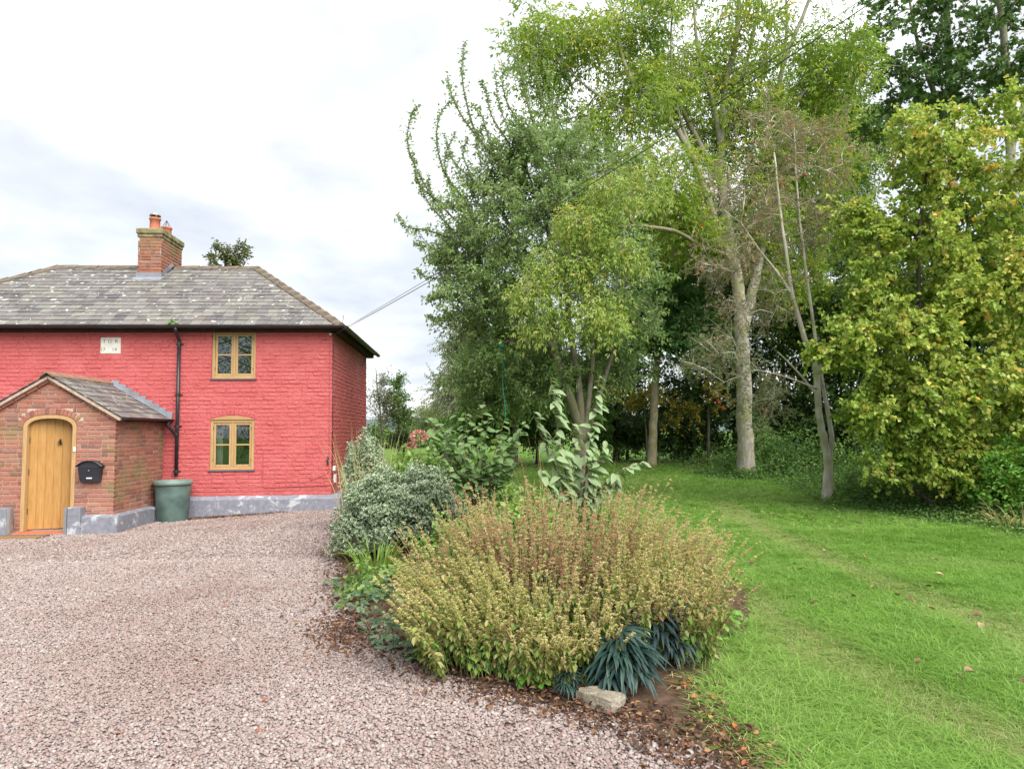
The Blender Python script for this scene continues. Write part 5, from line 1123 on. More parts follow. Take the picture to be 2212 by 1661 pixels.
# ------------------------------------------------------------------ wires
for dx, lab, rr_ in ((0, 'upper thin overhead wire from the cottage corner towards the trees', .0045), (14, 'lower thicker overhead wire from the cottage corner towards the trees', .0065)):
    a = pt(722-dx*.2, 721+dx*.2, 13.95); b = pt(2180+dx*2.2, -215, 6.6); t = np.linspace(0, 1, 40)[:, None]
    P = a*(1-t)+b*t; P[:, 2] -= 4*t[:, 0]*(1-t[:, 0])*(.13+dx*.003)
    m = MB(); tube(m, P, rr_, 5); tag(m.obj('overhead_wire', MBLACK, None, True), lab, 'wire')
rope = thing('rope', 'green rope hanging straight down from a cherry bough', 'rope', pt(1083, 745, YC-.6))
m = MB(); t = np.linspace(0, 1, 26)[:, None]; P = pt(1083, 742, YC-.62)*(1-t)+pt(1091, 905, YC-.62)*t; P[:, 0] += .012*np.sin(t[:, 0]*9)
MROPE = simple('green rope', (.03, .26, .17), .7, .2)
tube(m, P, .011, 6); m.obj('strand', MROPE, rope, True)
m = MB(); c = pt(1083, 746, YC-.62)
for k in range(3): tube(m, [c+np.array([math.cos(a)*.05, math.sin(a)*.05, .02*k-.03]) for a in np.linspace(0, 6.28, 10)], .014, 6)
m.obj('knot', MROPE, rope, True)
RG = np.random.default_rng(77)
# ------------------------------------------------------------------ scattered ground cover
def scatter(name, P, rot, scl, attrs, templates, mat, smooth=False):
    mb = MB(); mb.add(P, np.zeros((0, 3), int)); tid = [np.zeros(len(P), int)]
    for i, (V, F, r) in enumerate(templates):
        mb.add(V, F, r); tid.append(np.full(len(V), i+1))
    o = mb.obj(name, mat, None, smooth); me = o.data; n = len(me.vertices)
    def put(nm, typ, arr, w):
        full = np.zeros((n, w), np.float32); full[:len(P)] = np.asarray(arr, np.float32).reshape(len(P), w)
        a = me.attributes.new(nm, typ, 'POINT'); a.data.foreach_set('vector' if w == 3 else 'value', full.ravel())
    a = me.attributes.new('tid', 'INT', 'POINT'); a.data.foreach_set('value', np.concatenate(tid).astype(np.int32))
    put('rot', 'FLOAT_VECTOR', rot, 3); put('scl', 'FLOAT_VECTOR', scl, 3)
    for k, v in attrs.items():
        if k in me.attributes:
            arr = np.zeros(n, np.float32); me.attributes[k].data.foreach_get('value', arr); arr[:len(P)] = v; me.attributes[k].data.foreach_set('value', arr)
        else: put(k, 'FLOAT', v, 1)
    ng = bpy.data.node_groups.new(name, 'GeometryNodeTree')
    ng.interface.new_socket('Geometry', in_out='INPUT', socket_type='NodeSocketGeometry'); ng.interface.new_socket('Geometry', in_out='OUTPUT', socket_type='NodeSocketGeometry')
    gi = ng.nodes.new('NodeGroupInput'); go = ng.nodes.new('NodeGroupOutput'); jn = ng.nodes.new('GeometryNodeJoinGeometry')
    def named(nm, t): 
        q = ng.nodes.new('GeometryNodeInputNamedAttribute'); q.data_type = t; q.inputs[0].default_value = nm; return q.outputs[0]
    T = named('tid', 'INT')
    def sep(i):
        c = ng.nodes.new('FunctionNodeCompare'); c.data_type = 'INT'; c.operation = 'EQUAL'; ng.links.new(T, c.inputs[2]); c.inputs[3].default_value = i
        q = ng.nodes.new('GeometryNodeSeparateGeometry'); q.domain = 'POINT'; ng.links.new(gi.outputs[0], q.inputs[0]); ng.links.new(c.outputs[0], q.inputs[1]); return q.outputs[0]
    for i in range(len(templates)):
        g2 = ng.nodes.new('GeometryNodeGeometryToInstance'); ng.links.new(sep(i+1), g2.inputs[0]); ng.links.new(g2.outputs[0], jn.inputs[0])
    ip = ng.nodes.new('GeometryNodeInstanceOnPoints'); ng.links.new(sep(0), ip.inputs['Points']); ng.links.new(jn.outputs[0], ip.inputs['Instance']); ip.inputs['Pick Instance'].default_value = True
    ng.links.new(named('rot', 'FLOAT_VECTOR'), ip.inputs['Rotation']); ng.links.new(named('scl', 'FLOAT_VECTOR'), ip.inputs['Scale'])
    ng.links.new(ip.outputs[0], go.inputs[0])
    o.modifiers.new('scatter', 'NODES').node_group = ng
    return tag(o, kind='stuff')
def sample(n, x0, x1, y0, y1): return RG.uniform(x0, x1, n), RG.uniform(y0, y1, n)
def in_view(X, Y, m=1.2): return (np.abs(X) < .735*Y+m)
# gravel
import bmesh
def pebble(seed):
    b = bmesh.new(); bmesh.ops.create_icosphere(b, subdivisions=2, radius=1); V = np.array([v.co for v in b.verts]); F = np.array([[v.index for v in f.verts] for f in b.faces]); b.free()
    r = np.random.default_rng(seed); V = V*(1+.16*np.sin(V @ r.normal(size=3)*2.2+r.uniform(0, 6))+.08*np.sin(V @ r.normal(size=3)*3.5))[:, None]
    return V*np.array([1, r.uniform(.66, .9), r.uniform(.45, .62)]), F, .5
gx = []; gy = []
for n, y0, y1, x0 in ((125000, 2.9, 6.0, -5.0), (115000, 6.0, 9.2, -7.4), (95000, 9.2, 14.2, -10.6)):
    x, y = sample(n, x0, 2.4, y0, y1); gx.append(x); gy.append(y)
X = np.concatenate(gx); Y = np.concatenate(gy)
ed = seg_dist(GR_EDGE, X, Y); ins_ = inside(DRIVE, X, Y)
keep = in_view(X, Y) & (ins_ | (ed < .02+.16*RG.random(len(X))**2)) & (RG.random(len(X)) < np.where(ins_ & (ed < .15), .75, 1))
lx = (X-PO[0])*math.cos(YAW)+(Y-PO[1])*math.sin(YAW); ly = -(X-PO[0])*math.sin(YAW)+(Y-PO[1])*math.cos(YAW)
keep &= ~((lx < .13) & (ly > -.14)) & ~((ly > 1.79) & (lx < 3.45)) & ~((lx < -.84) & (ly > -.64)) & ~(np.hypot(X+6.4, Y-13.46) < .27)
X, Y = X[keep], Y[keep]; n = len(X)
Z = g(X, Y)+.012+vnoise(X, Y, 2.0, 5)*.016+vnoise(X, Y, 9, 6)*.006+RG.uniform(-.002, .011, n)
s_ = RG.lognormal(math.log(.0092), .27, n)*np.where(Y > 6, 1.12, 1)*np.where(Y > 9, 1.2, 1)
scatter('gravel', np.stack([X, Y, Z], -1), np.stack([RG.uniform(-.45, .45, n), RG.uniform(-.45, .45, n), RG.uniform(0, 6.28, n)], -1), np.repeat(s_[:, None], 3, 1), {'rnd': RG.random(n)}, [pebble(i) for i in range(4)], gravelmat('pink gravel pebble', True), True)
# grass
def tuft(seed, nb, h, spread, lean, w):
    r = np.random.default_rng(seed); V = []; F = []; R = []
    for i in range(nb):
        a, b = r.uniform(0, 6.28, 2); d = spread*math.sqrt(r.random()); p = np.array([math.cos(a)*d, math.sin(a)*d, -.006]); dr_ = np.array([math.cos(b), math.sin(b), 0]); s = np.array([-dr_[1], dr_[0], 0])*w*r.uniform(.6, 1.2)
        hh = h*r.uniform(.45, 1.2); ln = hh*lean*r.uniform(.2, 1.6); c = r.random(); k = len(V)
        m1 = p+dr_*ln*.3+[0, 0, hh*.55]; tip = p+dr_*ln+[0, 0, hh*(.95-.25*min(1, ln/hh))]
        V += [p-s, p+s, m1+s*.8, m1-s*.8, tip]; R += [c]*5; F.append((k, k+1, k+2, k+3)); F.append((k+3, k+2, k+4, k+4))
    F = np.array(F); return np.array(V), [F[::2], F[1::2][:, :3]], np.array(R)
def weed(seed):
    r = np.random.default_rng(seed); V = []; F = []; R = []
    for i in range(9):
        a = i*.7+r.uniform(-.2, .2); d = np.array([math.cos(a), math.sin(a), 0]); q = np.array([-d[1], d[0], 0]); l = r.uniform(.035, .06); w = l*.3; k = len(V)
        V += [d*.006, d*l*.45+q*w+[0, 0, l*.35], d*l+[0, 0, l*.3], d*l*.45-q*w+[0, 0, l*.35]]; R += [.1]*4; F.append((k, k+1, k+2, k+3))
    return np.array(V), np.array(F), np.array(R)
gx = []; gy = []
for n, y0, y1, x0, x1 in ((25000, 2.9, 6.2, .6, 6.2), (28000, 6.2, 11, .2, 9.2), (30000, 11, 24.5, -4.0, 14), (9000, 24, 45, -8, 6)):
    x, y = sample(n, x0, x1, y0, y1); gx.append(x); gy.append(y)
X = np.concatenate(gx); Y = np.concatenate(gy)
HEDGE = D2([(1250, 962), (1330, 975), (1430, 1012), (1560, 1040), (1650, 1045), (1760, 1095), (1850, 1108), (2000, 1132), (2130, 1155), (2260, 1185), (2500, 1260)])
LAWNP = HEDGE+[(7.5, 2.0), (-9, 2.0), (-9, 48), (HEDGE[0][0], 48)]; LE = HEDGE
lwd = seg_dist(LW_EDGE, X, Y)
keep = in_view(X, Y) & (~inside(BED, X, Y) | (lwd < .22*RG.random(len(X)))) & (~inside(DRIVE, X, Y)) & (inside(LAWNP, X, Y) | (seg_dist(LE, X, Y) < .9*RG.random(len(X)))) & ~((X < -3.2) & (Y < 20))
st = straw(X, Y); keep &= RG.random(len(X)) > st*.35
X, Y, st = X[keep], Y[keep], st[keep]; n = len(X); lwd = lwd[keep]
tone = np.clip(.38+.5*vnoise(X, Y, .8, 11)+.25*vnoise(X, Y, 3.3, 12)+RG.normal(size=n)*.12+.1*ss(9, 14, Y)-.12, 0, 1)
s_ = (.75+.7*vnoise(X, Y, 1.1, 13)+.35*vnoise(X, Y, 4, 14))*RG.uniform(.75, 1.25, n)*np.where(Y > 9, 1.15, 1)*np.where(Y > 16, 1.25, 1)*(1+.6*np.exp(-lwd/.2))*(1-.45*np.clip(st, 0, 1))
scatter('grass', np.stack([X, Y, gz(X, Y)], -1), np.stack([RG.uniform(-.15, .15, n), RG.uniform(-.15, .15, n), RG.uniform(0, 6.28, n)], -1), np.stack([s_**.5, s_**.5, s_*.92], -1), {'tone': tone, 'straw': np.clip(st*.8, 0, 1)},
        [tuft(1, 30, .042, .085, 1.2, .0023), tuft(2, 30, .05, .09, 1.6, .0022), tuft(3, 26, .05, .08, 2.0, .0026), tuft(4, 22, .06, .08, 2.6, .0024), tuft(5, 18, .055, .09, 3.2, .0024), weed(6)], bladesmat())
# undergrowth along the foot of the hedge
def leafy_mass(name, pts, n, hmax, back, L, mat, kindm='hex', Wr=.6, tone=.45, hfun=None):
    P = crom(np.array([[a, b, 0] for a, b in pts]), 12); i = RG.integers(0, len(P)-1, n); t = RG.random((n, 1)); c = P[i]*(1-t)+P[i+1]*t
    dd = unit(P[i+1]-P[i]); nr = np.stack([-dd[:, 1], dd[:, 0], dd[:, 2]*0], -1); pass
    w = RG.random(n); c = c+nr*(w*back+RG.normal(size=n)*.12)[:, None]; hm = hmax*(.12+.88*w)*(.5+.9*vnoise(c[:, 0], c[:, 1], 1.1, 21))
    z = g(c[:, 0], c[:, 1])+hm*RG.random(n)**.7
    m = MB(); D = rvec(n); D[:, 2] *= .5; D[:, 1] -= .3; N_ = np.array([0, -.4, 1])+RG.normal(size=(n, 3))*.5
    leafs(m, np.stack([c[:, 0], c[:, 1], z], -1), D, N_, L*RG.uniform(.6, 1.3, n), L*Wr*RG.uniform(.8, 1.2, n), kindm, r=np.clip(tone+.22*RG.normal(size=n)+.5*(vnoise(c[:, 0], c[:, 1], .9, 22)-.5), 0, 1))
    return tag(m.obj(name, mat), kind='stuff')
LF_UNDER = leafmat('undergrowth leaf', brighter([(0, (.03, .07, .018)), (.4, (.07, .15, .032)), (.75, (.13, .24, .05)), (1, (.22, .31, .09))], 1.2), trans=.38)
LF_BRIGHT0 = leafmat('low weed leaf', [(0, (.09, .20, .035)), (.6, (.16, .31, .055)), (1, (.26, .38, .10))], trans=.36)
leafy_mass('undergrowth', [(a+.35, b+.3) for a, b in HEDGE], 34000, .85, 2.6, .06, LF_UNDER, Wr=.6, tone=.46)
leafy_mass('tall_undergrowth', [(a+1.5, b+1.3) for a, b in HEDGE], 26000, 1.9, 2.2, .085, LF_UNDER, Wr=.62, tone=.55)
leafy_mass('ground_cover', HEDGE, 7000, .07, .5, .042, LF_BRIGHT0, Wr=.8, tone=.25)
leafy_mass('field_hedge', [(-14, 60), (-9, 62), (-4, 66), (2, 60)], 9000, 2.2, 2.5, .3, LF_HEDGE, Wr=.7, tone=.6)
# ------------------------------------------------------------------ the bed
def bz(x, y): return float(bedz(np.array([x]), np.array([y]))[0])
def ribbon(mb, P, w, r, up=(0, 0, 1)):
    P = np.asarray(P); n = len(P); T = unit(np.gradient(P, axis=0)); S = unit(np.cross(T, unit(RG.normal(size=3)*.4+np.array(up)))); ww = w*np.clip(1.25*(1-np.linspace(0, 1, n)**2.2), .04, 1)[:, None]
    V = np.vstack([P-S*ww, P+S*ww]); i = np.arange(n-1); mb.add(V, np.stack([i, i+1, n+i+1, n+i], -1), r)
def blades(mb, base, n, spread, ln, w, lean, tone, wind=(0, 0), droop=.5, k=7):
    for _ in range(n):
        a = RG.uniform(0, 6.28); p = np.array(base)+np.array([math.cos(a), math.sin(a), 0])*spread*math.sqrt(RG.random()); L = ln*RG.uniform(.6, 1.15); q = RG.uniform(.3, 1)*lean; t = np.linspace(0, 1, k)
        hx_, hy2 = math.cos(a)*q+wind[0], math.sin(a)*q+wind[1]
        P = np.stack([p[0]+hx_*L*t**1.7, p[1]+hy2*L*t**1.7, p[2]+L*(t-droop*q*t**2.6)], -1); ribbon(mb, P, w*RG.uniform(.7, 1.2), np.clip(tone+RG.normal()*.15, 0, 1))
MSTEMG = simple('green plant stem', (.16, .20, .07), .7, .2, var=.3); MSTEMB = simple('brown plant stem', (.16, .10, .07), .8, .2, var=.3)
LF_BALM = leafmat('seed head', [(0, (.36, .42, .12)), (.3, (.60, .56, .24)), (.5, (.68, .60, .33)), (.62, (.64, .47, .30)), (.8, (.58, .36, .26)), (1, (.45, .23, .17))], trans=.4)
LF_BALML = leafmat('balm leaf', brighter([(0, (.09, .19, .035)), (.35, (.16, .26, .05)), (.6, (.28, .30, .09)), (.85, (.33, .27, .12)), (1, (.24, .13, .10))], 1.2), trans=.33)
LF_BRIGHT = leafmat('fresh green leaf', [(0, (.11, .27, .035)), (.6, (.19, .38, .06)), (1, (.30, .45, .11))], trans=.35)
BC = np.array([.42, 5.5])
def balm(label, cx, cy, rx, ry, n, h, tone, jt, nleaf):
    root = thing('lemon_balm', label, 'shrub', (cx, cy, bz(cx, cy)), 0, 'seeding lemon balm plants in the bed')
    st, sd_, lf = MB(), MB(), MB()
    A = RG.uniform(0, 6.28, n); Rr = np.sqrt(RG.random(n)); x = cx+rx*Rr*np.cos(A)*.82; y = cy+ry*Rr*np.sin(A)*.82
    for i in range(n):
        out = (np.array([x[i], y[i]])-BC)/np.array([1.35, 1.0]); e = min(1.2, np.linalg.norm(out)); b = np.array([x[i], y[i], bz(x[i], y[i])]); H = h*RG.uniform(.72, 1.12)*(1-.22*e*e)
        
        fx_ = lambda sd9: float(vnoise(np.array([b[0]]), np.array([b[1]]), 2.6, sd9)[0])-.5
        H *= 1+.38*fx_(41); ln = out*(.20+.34*e)*H+RG.normal(size=2)*.13*H+np.array([fx_(42)+.10, fx_(43)])*.55*H; t = np.linspace(0, 1, 6)
        P = np.stack([b[0]+ln[0]*t**1.5, b[1]+ln[1]*t**1.5, b[2]+H*(t-.10*e*t**3)], -1); tn = tone+RG.normal()*jt+.30*fx_(44)
        tube(st, P, np.linspace(.0032, .0012, 6), 3, cap=False)
        nw = int(RG.integers(16, 24)); tw_ = np.sort(RG.uniform(.36, 1.0, nw)); q = np.stack([np.interp(tw_, t, P[:, c]) for c in range(3)], -1)
        ax = unit(P[-1]-P[2]); k = 9; a = RG.uniform(0, 6.28, (nw, k)); sz = np.repeat(.021*(1.25-.6*tw_), k)*RG.uniform(.8, 1.2, nw*k)
        D = np.stack([np.cos(a), np.sin(a), np.full_like(a, .55)], -1).reshape(-1, 3)+ax*.3
        leafs(sd_, np.repeat(q, k, 0)+RG.normal(size=(nw*k, 3))*.003, D, np.array([0, 0, 1.])+RG.normal(size=(nw*k, 3))*.3, sz, sz*.62, 'dia', fold=.3, r=np.clip(tn+RG.normal(size=nw*k)*.07, 0, 1))
        m_ = nleaf if e > .45 else nleaf//3
        if m_:
            tl = RG.uniform(.12, .68, m_); q = np.stack([np.interp(tl, t, P[:, c]) for c in range(3)], -1); a = RG.uniform(0, 6.28, m_)
            D = np.stack([np.cos(a), np.sin(a), RG.uniform(-1.1, .1, m_)], -1); s2 = RG.uniform(.028, .062, m_)
            leafs(lf, q, D, np.stack([np.cos(a)*.5, np.sin(a)*.5, np.ones(m_)], -1)+RG.normal(size=(m_, 3))*.2, s2, s2*.64, 'hex', fold=.2, curl=.3, r=np.clip(.3+.4*tl+RG.normal(size=m_)*.2, 0, 1))
    st.obj('stem', MSTEMG, root)['kind'] = 'stuff'; sd_.obj('seed_head', LF_BALM, root)['kind'] = 'stuff'; lf.obj('foliage', LF_BALML, root)['kind'] = 'stuff'
balm('pale yellow lemon balm at the left end of the bed over the gravel', -.27, 5.0, .44, .5, 210, .78, .34, .09, 18)
balm('yellow green lemon balm at the front of the bed left of the hellebore', .25, 4.72, .5, .36, 170, .64, .33, .09, 24)
balm('reddish brown lemon balm in the middle of the bed', .30, 5.65, .7, .55, 280, 1.0, .66, .13, 4)
balm('fading lemon balm above the hellebore leaves', 1.0, 5.05, .45, .42, 180, .78, .36, .13, 20)
balm('tall straw coloured lemon balm at the lawn end of the bed', 1.12, 5.9, .55, .6, 250, 1.03, .44, .13, 8)
balm('tall lemon balm behind the pale left clump', -.32, 5.9, .45, .45, 140, .92, .46, .13, 6)
def fresh(label, spots, L, mat, cat='plant', name='balm_shoot', n=60, h=.16, grp=None):
    for lb, (px, py, r_) in zip(label, spots):
        c = gp(px, py); root = thing(name, lb, cat, (c[0], c[1], bz(c[0], c[1])), 0, grp); m = MB()
        a = RG.uniform(0, 6.28, n); rr = r_*np.sqrt(RG.random(n)); P = np.stack([c[0]+rr*np.cos(a), c[1]+rr*np.sin(a), bz(c[0], c[1])+h*RG.random(n)], -1)
        D = np.stack([np.cos(a), np.sin(a)-.4, RG.uniform(-.5, .5, n)], -1)+RG.normal(size=(n, 3))*.3
        leafs(m, P, D, np.array([0, -.3, 1.])+RG.normal(size=(n, 3))*.3, L*RG.uniform(.6, 1.2, n), L*.7*RG.uniform(.8, 1.2, n), 'round', fold=.15, curl=.2, r=RG.random(n)); m.obj('foliage', mat, root)
        s = MB(); [tube(s, [np.array([c[0], c[1], bz(c[0], c[1])-.02]), p], [.002, .0015], 3, cap=False) for p in P[::3]]; s.obj('stem', MSTEMG, root)
fresh(['fresh bright green leaves at the bed foot beside the gravel corner', 'bright green leaf rosette poking out over gravel left of the stone', 'fresh green leaves below the pale left clump', 'small fresh green shoot at the lawn side under the balm'], [(1060, 1455, .17), (1160, 1500, .12), (930, 1400, .15), (1560, 1385, .12)], .055, LF_BRIGHT, n=70, h=.22, grp='fresh green shoots at the foot of the bed')

def mound(mb, c, R, n, L, Wr, tone, kind='hex', jit=.2, low=-.25, bumps=.16, seed=0, up=.5):
    d = rvec(n); d[:, 2] = np.where(d[:, 2] < low, -d[:, 2], d[:, 2])
    bp = 1+bumps*(np.sin(d[:, 0]*5+seed)*np.sin(d[:, 1]*6+1.3*seed)+.7*np.sin(d[:, 2]*9+d[:, 0]*7+seed)+.5*np.sin(d[:, 1]*15+d[:, 2]*11))
    P = np.array(c)+d*np.array(R)*(bp*(1-.30*RG.random(n)**1.6))[:, None]
    D = d*.5+rvec(n)*.75; D[:, 2] += up*.4; N_ = d+np.array([0, 0, up])+RG.normal(size=(n, 3))*.35
    leafs(mb, P, D, N_, L*RG.uniform(.65, 1.25, n), L*Wr*RG.uniform(.8, 1.2, n), kind, r=np.clip(tone+RG.normal(size=n)*jit, 0, 1))
LF_EUO = leafmat('variegated leaf', brighter([(0, (.055, .13, .05)), (.5, (.09, .18, .075)), (1, (.16, .25, .11))], 1.2), edge=(.64, .67, .53), trans=.24)
eu = thing('euonymus', 'rounded white variegated evergreen bush at the corner of the cottage bed', 'shrub', (-1.62, 9.25, .05))
m = MB(); 
for c, R, n, sd2 in (((-1.58, 9.15, .50), (.58, .55, .62), 9500, 1.0), ((-1.12, 9.3, .66), (.48, .5, .52), 6500, 2.2), ((-1.88, 9.05, .28), (.36, .4, .38), 4000, 3.7)): mound(m, c, R, n, .05, .58, .42, seed=sd2, jit=.25)
m.obj('crown', LF_EUO, eu)
m = MB()
for _ in range(60):
    a, b = RG.uniform(0, 6.28), RG.uniform(.2, 1.4); q = np.array([math.cos(a)*math.cos(b), math.sin(a)*math.cos(b), math.sin(b)]); tube(m, crom([np.array([-1.62, 9.2, .0]), np.array([-1.6, 9.2, .3])+q*[.25, .2, .2], np.array([-1.55, 9.2, .55])+q*[.6, .5, .55]], 3), [.008]*6+[.003], 4)
m.obj('branchwork', BK_DARK, eu)
eu2 = thing('euonymus', 'tall narrow variegated bush behind the straw grass by the side wall', 'shrub', (-2.35, 11.3, .1)); m = MB(); mound(m, (-2.35, 11.3, .75), (.34, .4, .78), 5000, .05, .58, .5, seed=5.0); m.obj('crown', LF_EUO, eu2)

LF_SAP = leafmat('cherry sapling leaf', [(0, (.10, .21, .055)), (.5, (.15, .27, .085)), (1, (.22, .33, .12))], src='obj', under=(.34, .43, .25), trans=.34, spec=.15)
LF_VIB = leafmat('broad dark leaf', brighter([(0, (.05, .14, .03)), (.5, (.095, .215, .05)), (.9, (.16, .29, .075)), (1, (.34, .38, .12))], 1.15), src='obj', under=(.20, .29, .13), trans=.34, rough=.55, spec=.12)
SAPM = [leaf_mesh(i, LF_SAP, .4, RG.uniform(.2, .55), RG.uniform(.14, .34)) for i in range(6)]; VIBM = [leaf_mesh(20+i, LF_VIB, .6, .2, .14) for i in range(6)]
def leafy_stems(root, stems, r0, L, Wr, gap, meshes, smat, wind, t0=.2, dr=.4):
    off = WL[root.name]
    for P in stems:
        P = crom(np.array([W3(p) for p in P]), 8); m = MB(); tube(m, P, np.linspace(r0, .0025, len(P)), 6); m.obj('stem', smat, root, True)
        s = np.concatenate([[0], np.cumsum(np.linalg.norm(np.diff(P, axis=0), axis=1))]); d = s[-1]*t0; k = 0
        while d < s[-1]:
            q = np.array([np.interp(d, s, P[:, c]) for c in range(3)]); f = d/s[-1]
            a = RG.uniform(0, 6.28); D = np.array([math.cos(a), math.sin(a)*.8-.15, .15])*.75+np.array(wind)*(.35+.65*f)+RG.normal(size=3)*.15; D[2] -= dr*RG.uniform(.3, 1.2)
            l = L*RG.uniform(.75, 1.15)*(1-.25*max(0, f-.85)/.15); put_leaf(root, meshes, q, D, np.array([0, -.35, 1])+RG.normal(size=3)*.35, l, l*Wr, off); d += gap*RG.uniform(.6, 1.3); k += 1
SPY = 7.4
sp = thing('cherry_sapling', 'young cherry shoots with big wind blown leaves standing tall in the bed', 'shrub', (.78, SPY, bz(.78, SPY)))
S_ = lambda L, Y: [(a, b, Y+c) for a, b, c in L]
leafy_stems(sp, [S_([(1238, 1095, 0), (1217, 1000, 0), (1203, 920, 0), (1190, 815, .05)], SPY), S_([(1258, 1095, .1), (1268, 1000, .1), (1283, 900, .1), (1295, 811, .15)], SPY), S_([(1262, 1095, 0), (1300, 1050, -.1), (1350, 1012, -.2), (1394, 998, -.25)], SPY), S_([(1230, 1095, .1), (1195, 1000, .2), (1165, 930, .25), (1152, 888, .3)], SPY), S_([(1245, 1095, .1), (1243, 1000, .1), (1236, 915, .1)], SPY), S_([(1255, 1095, 0), (1288, 1010, -.05), (1308, 950, -.1)], SPY), S_([(1240, 1095, 0), (1212, 1040, -.05), (1200, 980, -.1)], SPY), S_([(1250, 1095, 0), (1272, 1050, -.1), (1266, 970, -.15)], SPY), S_([(1258, 1095, 0), (1300, 1070, -.1), (1330, 1040, -.15)], SPY), S_([(1232, 1095, 0), (1190, 1060, -.05), (1165, 1010, -.1)], SPY)], .010, .138, .56, .026, SAPM, MSTEMB, (.75, -.1, .05), t0=.16)
VY = 8.3
vb = thing('viburnum', 'dark green broad leaved shrub between the variegated bush and the cherry shoots', 'shrub', (-.45, VY, bz(-.45, VY)))
leafy_stems(vb, [S_([(1022, 1090, 0), (990, 1000, 0), (955, 930, 0), (932, 905, 0)], VY), S_([(1022, 1090, .1), (1005, 980, .1), (985, 890, .1)], VY), S_([(1025, 1090, 0), (1035, 980, 0), (1045, 868, 0)], VY), S_([(1030, 1090, 0), (1065, 990, -.1), (1090, 905, -.1)], VY), S_([(1020, 1090, -.1), (985, 1040, -.2), (950, 985, -.25)], VY), S_([(1028, 1090, -.1), (1050, 1020, -.2), (1085, 970, -.25)], VY), S_([(1025, 1090, -.1), (1015, 1020, -.25), (1000, 950, -.3)], VY), S_([(1030, 1090, .1), (1085, 1000, .1), (1120, 930, .1)], VY), S_([(1030, 1090, 0), (1090, 1040, -.1), (1125, 990, -.1)], VY), S_([(1022, 1090, .2), (970, 990, .2), (945, 940, .25)], VY)]+[S_([(1025+RG.uniform(-20, 20), 1090, 0), (1025+a*.6, 1090-h*.55, RG.uniform(-.3, .1)), (1025+a, 1090-h, RG.uniform(-.45, .1))], VY) for a, h in ((-95, 150), (-60, 170), (-20, 200), (30, 190), (60, 150), (85, 130), (-75, 100), (-30, 120), (20, 110), (70, 80), (-100, 190), (110, 180))], .011, .112, .76, .034, VIBM, MSTEMB, (.25, -.2, .1), t0=.18)
MSTRAW = leafmat('straw blade', [(0, (.30, .29, .09)), (.4, (.50, .42, .19)), (1, (.62, .53, .30))], trans=.3); MREDGR = leafmat('russet blade', [(0, (.20, .11, .06)), (.5, (.34, .20, .11)), (1, (.45, .33, .18))], trans=.3)
MIRIS = leafmat('strap leaf', [(0, (.09, .20, .03)), (.5, (.17, .30, .045)), (.85, (.34, .37, .08)), (1, (.50, .42, .14))], trans=.35)
for lab, base, n, sprd, ln, w, lean, mat, wind, cat, dp in (
 ('tuft of tall straw coloured grass against the cottage side wall', (-1.95, 10.2, .1), 120, .5, 1.7, .0042, .34, MSTRAW, (.05, -.1), 'grass', .5),
 ('arching russet grass stems right of the cherry shoots', (1.35, 9.2, .15), 46, .12, 1.45, .003, .6, MREDGR, (.28, 0), 'grass', .75),
 ('upright russet grass between the broad leaved shrub and cherry shoots', (.42, 9.4, .15), 36, .25, 1.5, .003, .3, MREDGR, (-.05, 0), 'grass', .5),
 ('clump of yellow green strap leaves at the gravel edge', (-1.55, 7.95, .08), 80, .26, .55, .008, .75, MIRIS, (-.05, -.1), 'plant', .8),
 ('green strap leaved clump in the centre of the border', (.35, 8.6, .15), 70, .3, .95, .009, .4, MIRIS, (0, 0), 'plant', .55),
 ('pale dry grass tuft at the far right foot of the hedge', (7.85, 11.0, .0), 120, .5, .7, .005, .9, MSTRAW, (-.05, -.2), 'grass', .9)):
    root = thing('grass_clump' if cat == 'grass' else 'strap_leaf_plant', lab, cat, base); m = MB(); blades(m, base, n, sprd, ln, w, lean, .5, wind, dp); m.obj('foliage', mat, root)
def low_plant(name, label, c, R, n, L, mat, tone=.5, kind='round', Wr=.85, jit=.22, bumps=.2):
    root = thing(name, label, 'plant', (c[0], c[1], c[2]-R[2]*.6)); m = MB(); mound(m, c, R, n, L, Wr, tone, kind, seed=c[0]*7, jit=jit, bumps=bumps); m.obj('foliage', mat, root); return root
low_plant('cranesbill', 'pale yellow green low plant behind the brown balm', (.15, 7.1, .35), (.62, .45, .5), 2600, .06, LF_BRIGHT, .55)
low_plant('cranesbill', 'green low plant below the cherry shoots', (.95, 7.7, .3), (.6, .5, .45), 2200, .06, LF_MID, .7)
low_plant('cranesbill', 'mid green low plant under the broad leaved shrub', (-.35, 7.7, .25), (.7, .5, .45), 2600, .055, LF_MID, .55)
low_plant('cranesbill', 'leafy green plant behind the strap leaves in the border', (.1, 9.6, .35), (1.0, .6, .5), 3200, .07, LF_MID, .65)
low_plant('creeping_plant', 'low grey green creeper on the bank below the variegated bush', (-1.25, 7.3, .02), (.45, .6, .26), 1700, .045, LF_UNDER, .8, bumps=.3)
low_plant('cranesbill', 'bushy green perennial with pink blooms by the side wall', (-1.35, 10.2, .55), (.6, .5, .75), 3000, .065, LF_MID, .6)
low_plant('nettle_clump', 'light green shrubby weed at the lower right of the hedge', (8.3, 11.6, .55), (.75, .6, .8), 4200, .075, LF_BRIGHT, .3, 'hex', .55)
MPINK = leafmat('pink petal', [(0, (.45, .12, .12)), (.5, (.55, .22, .20)), (1, (.60, .34, .29))], trans=.3)
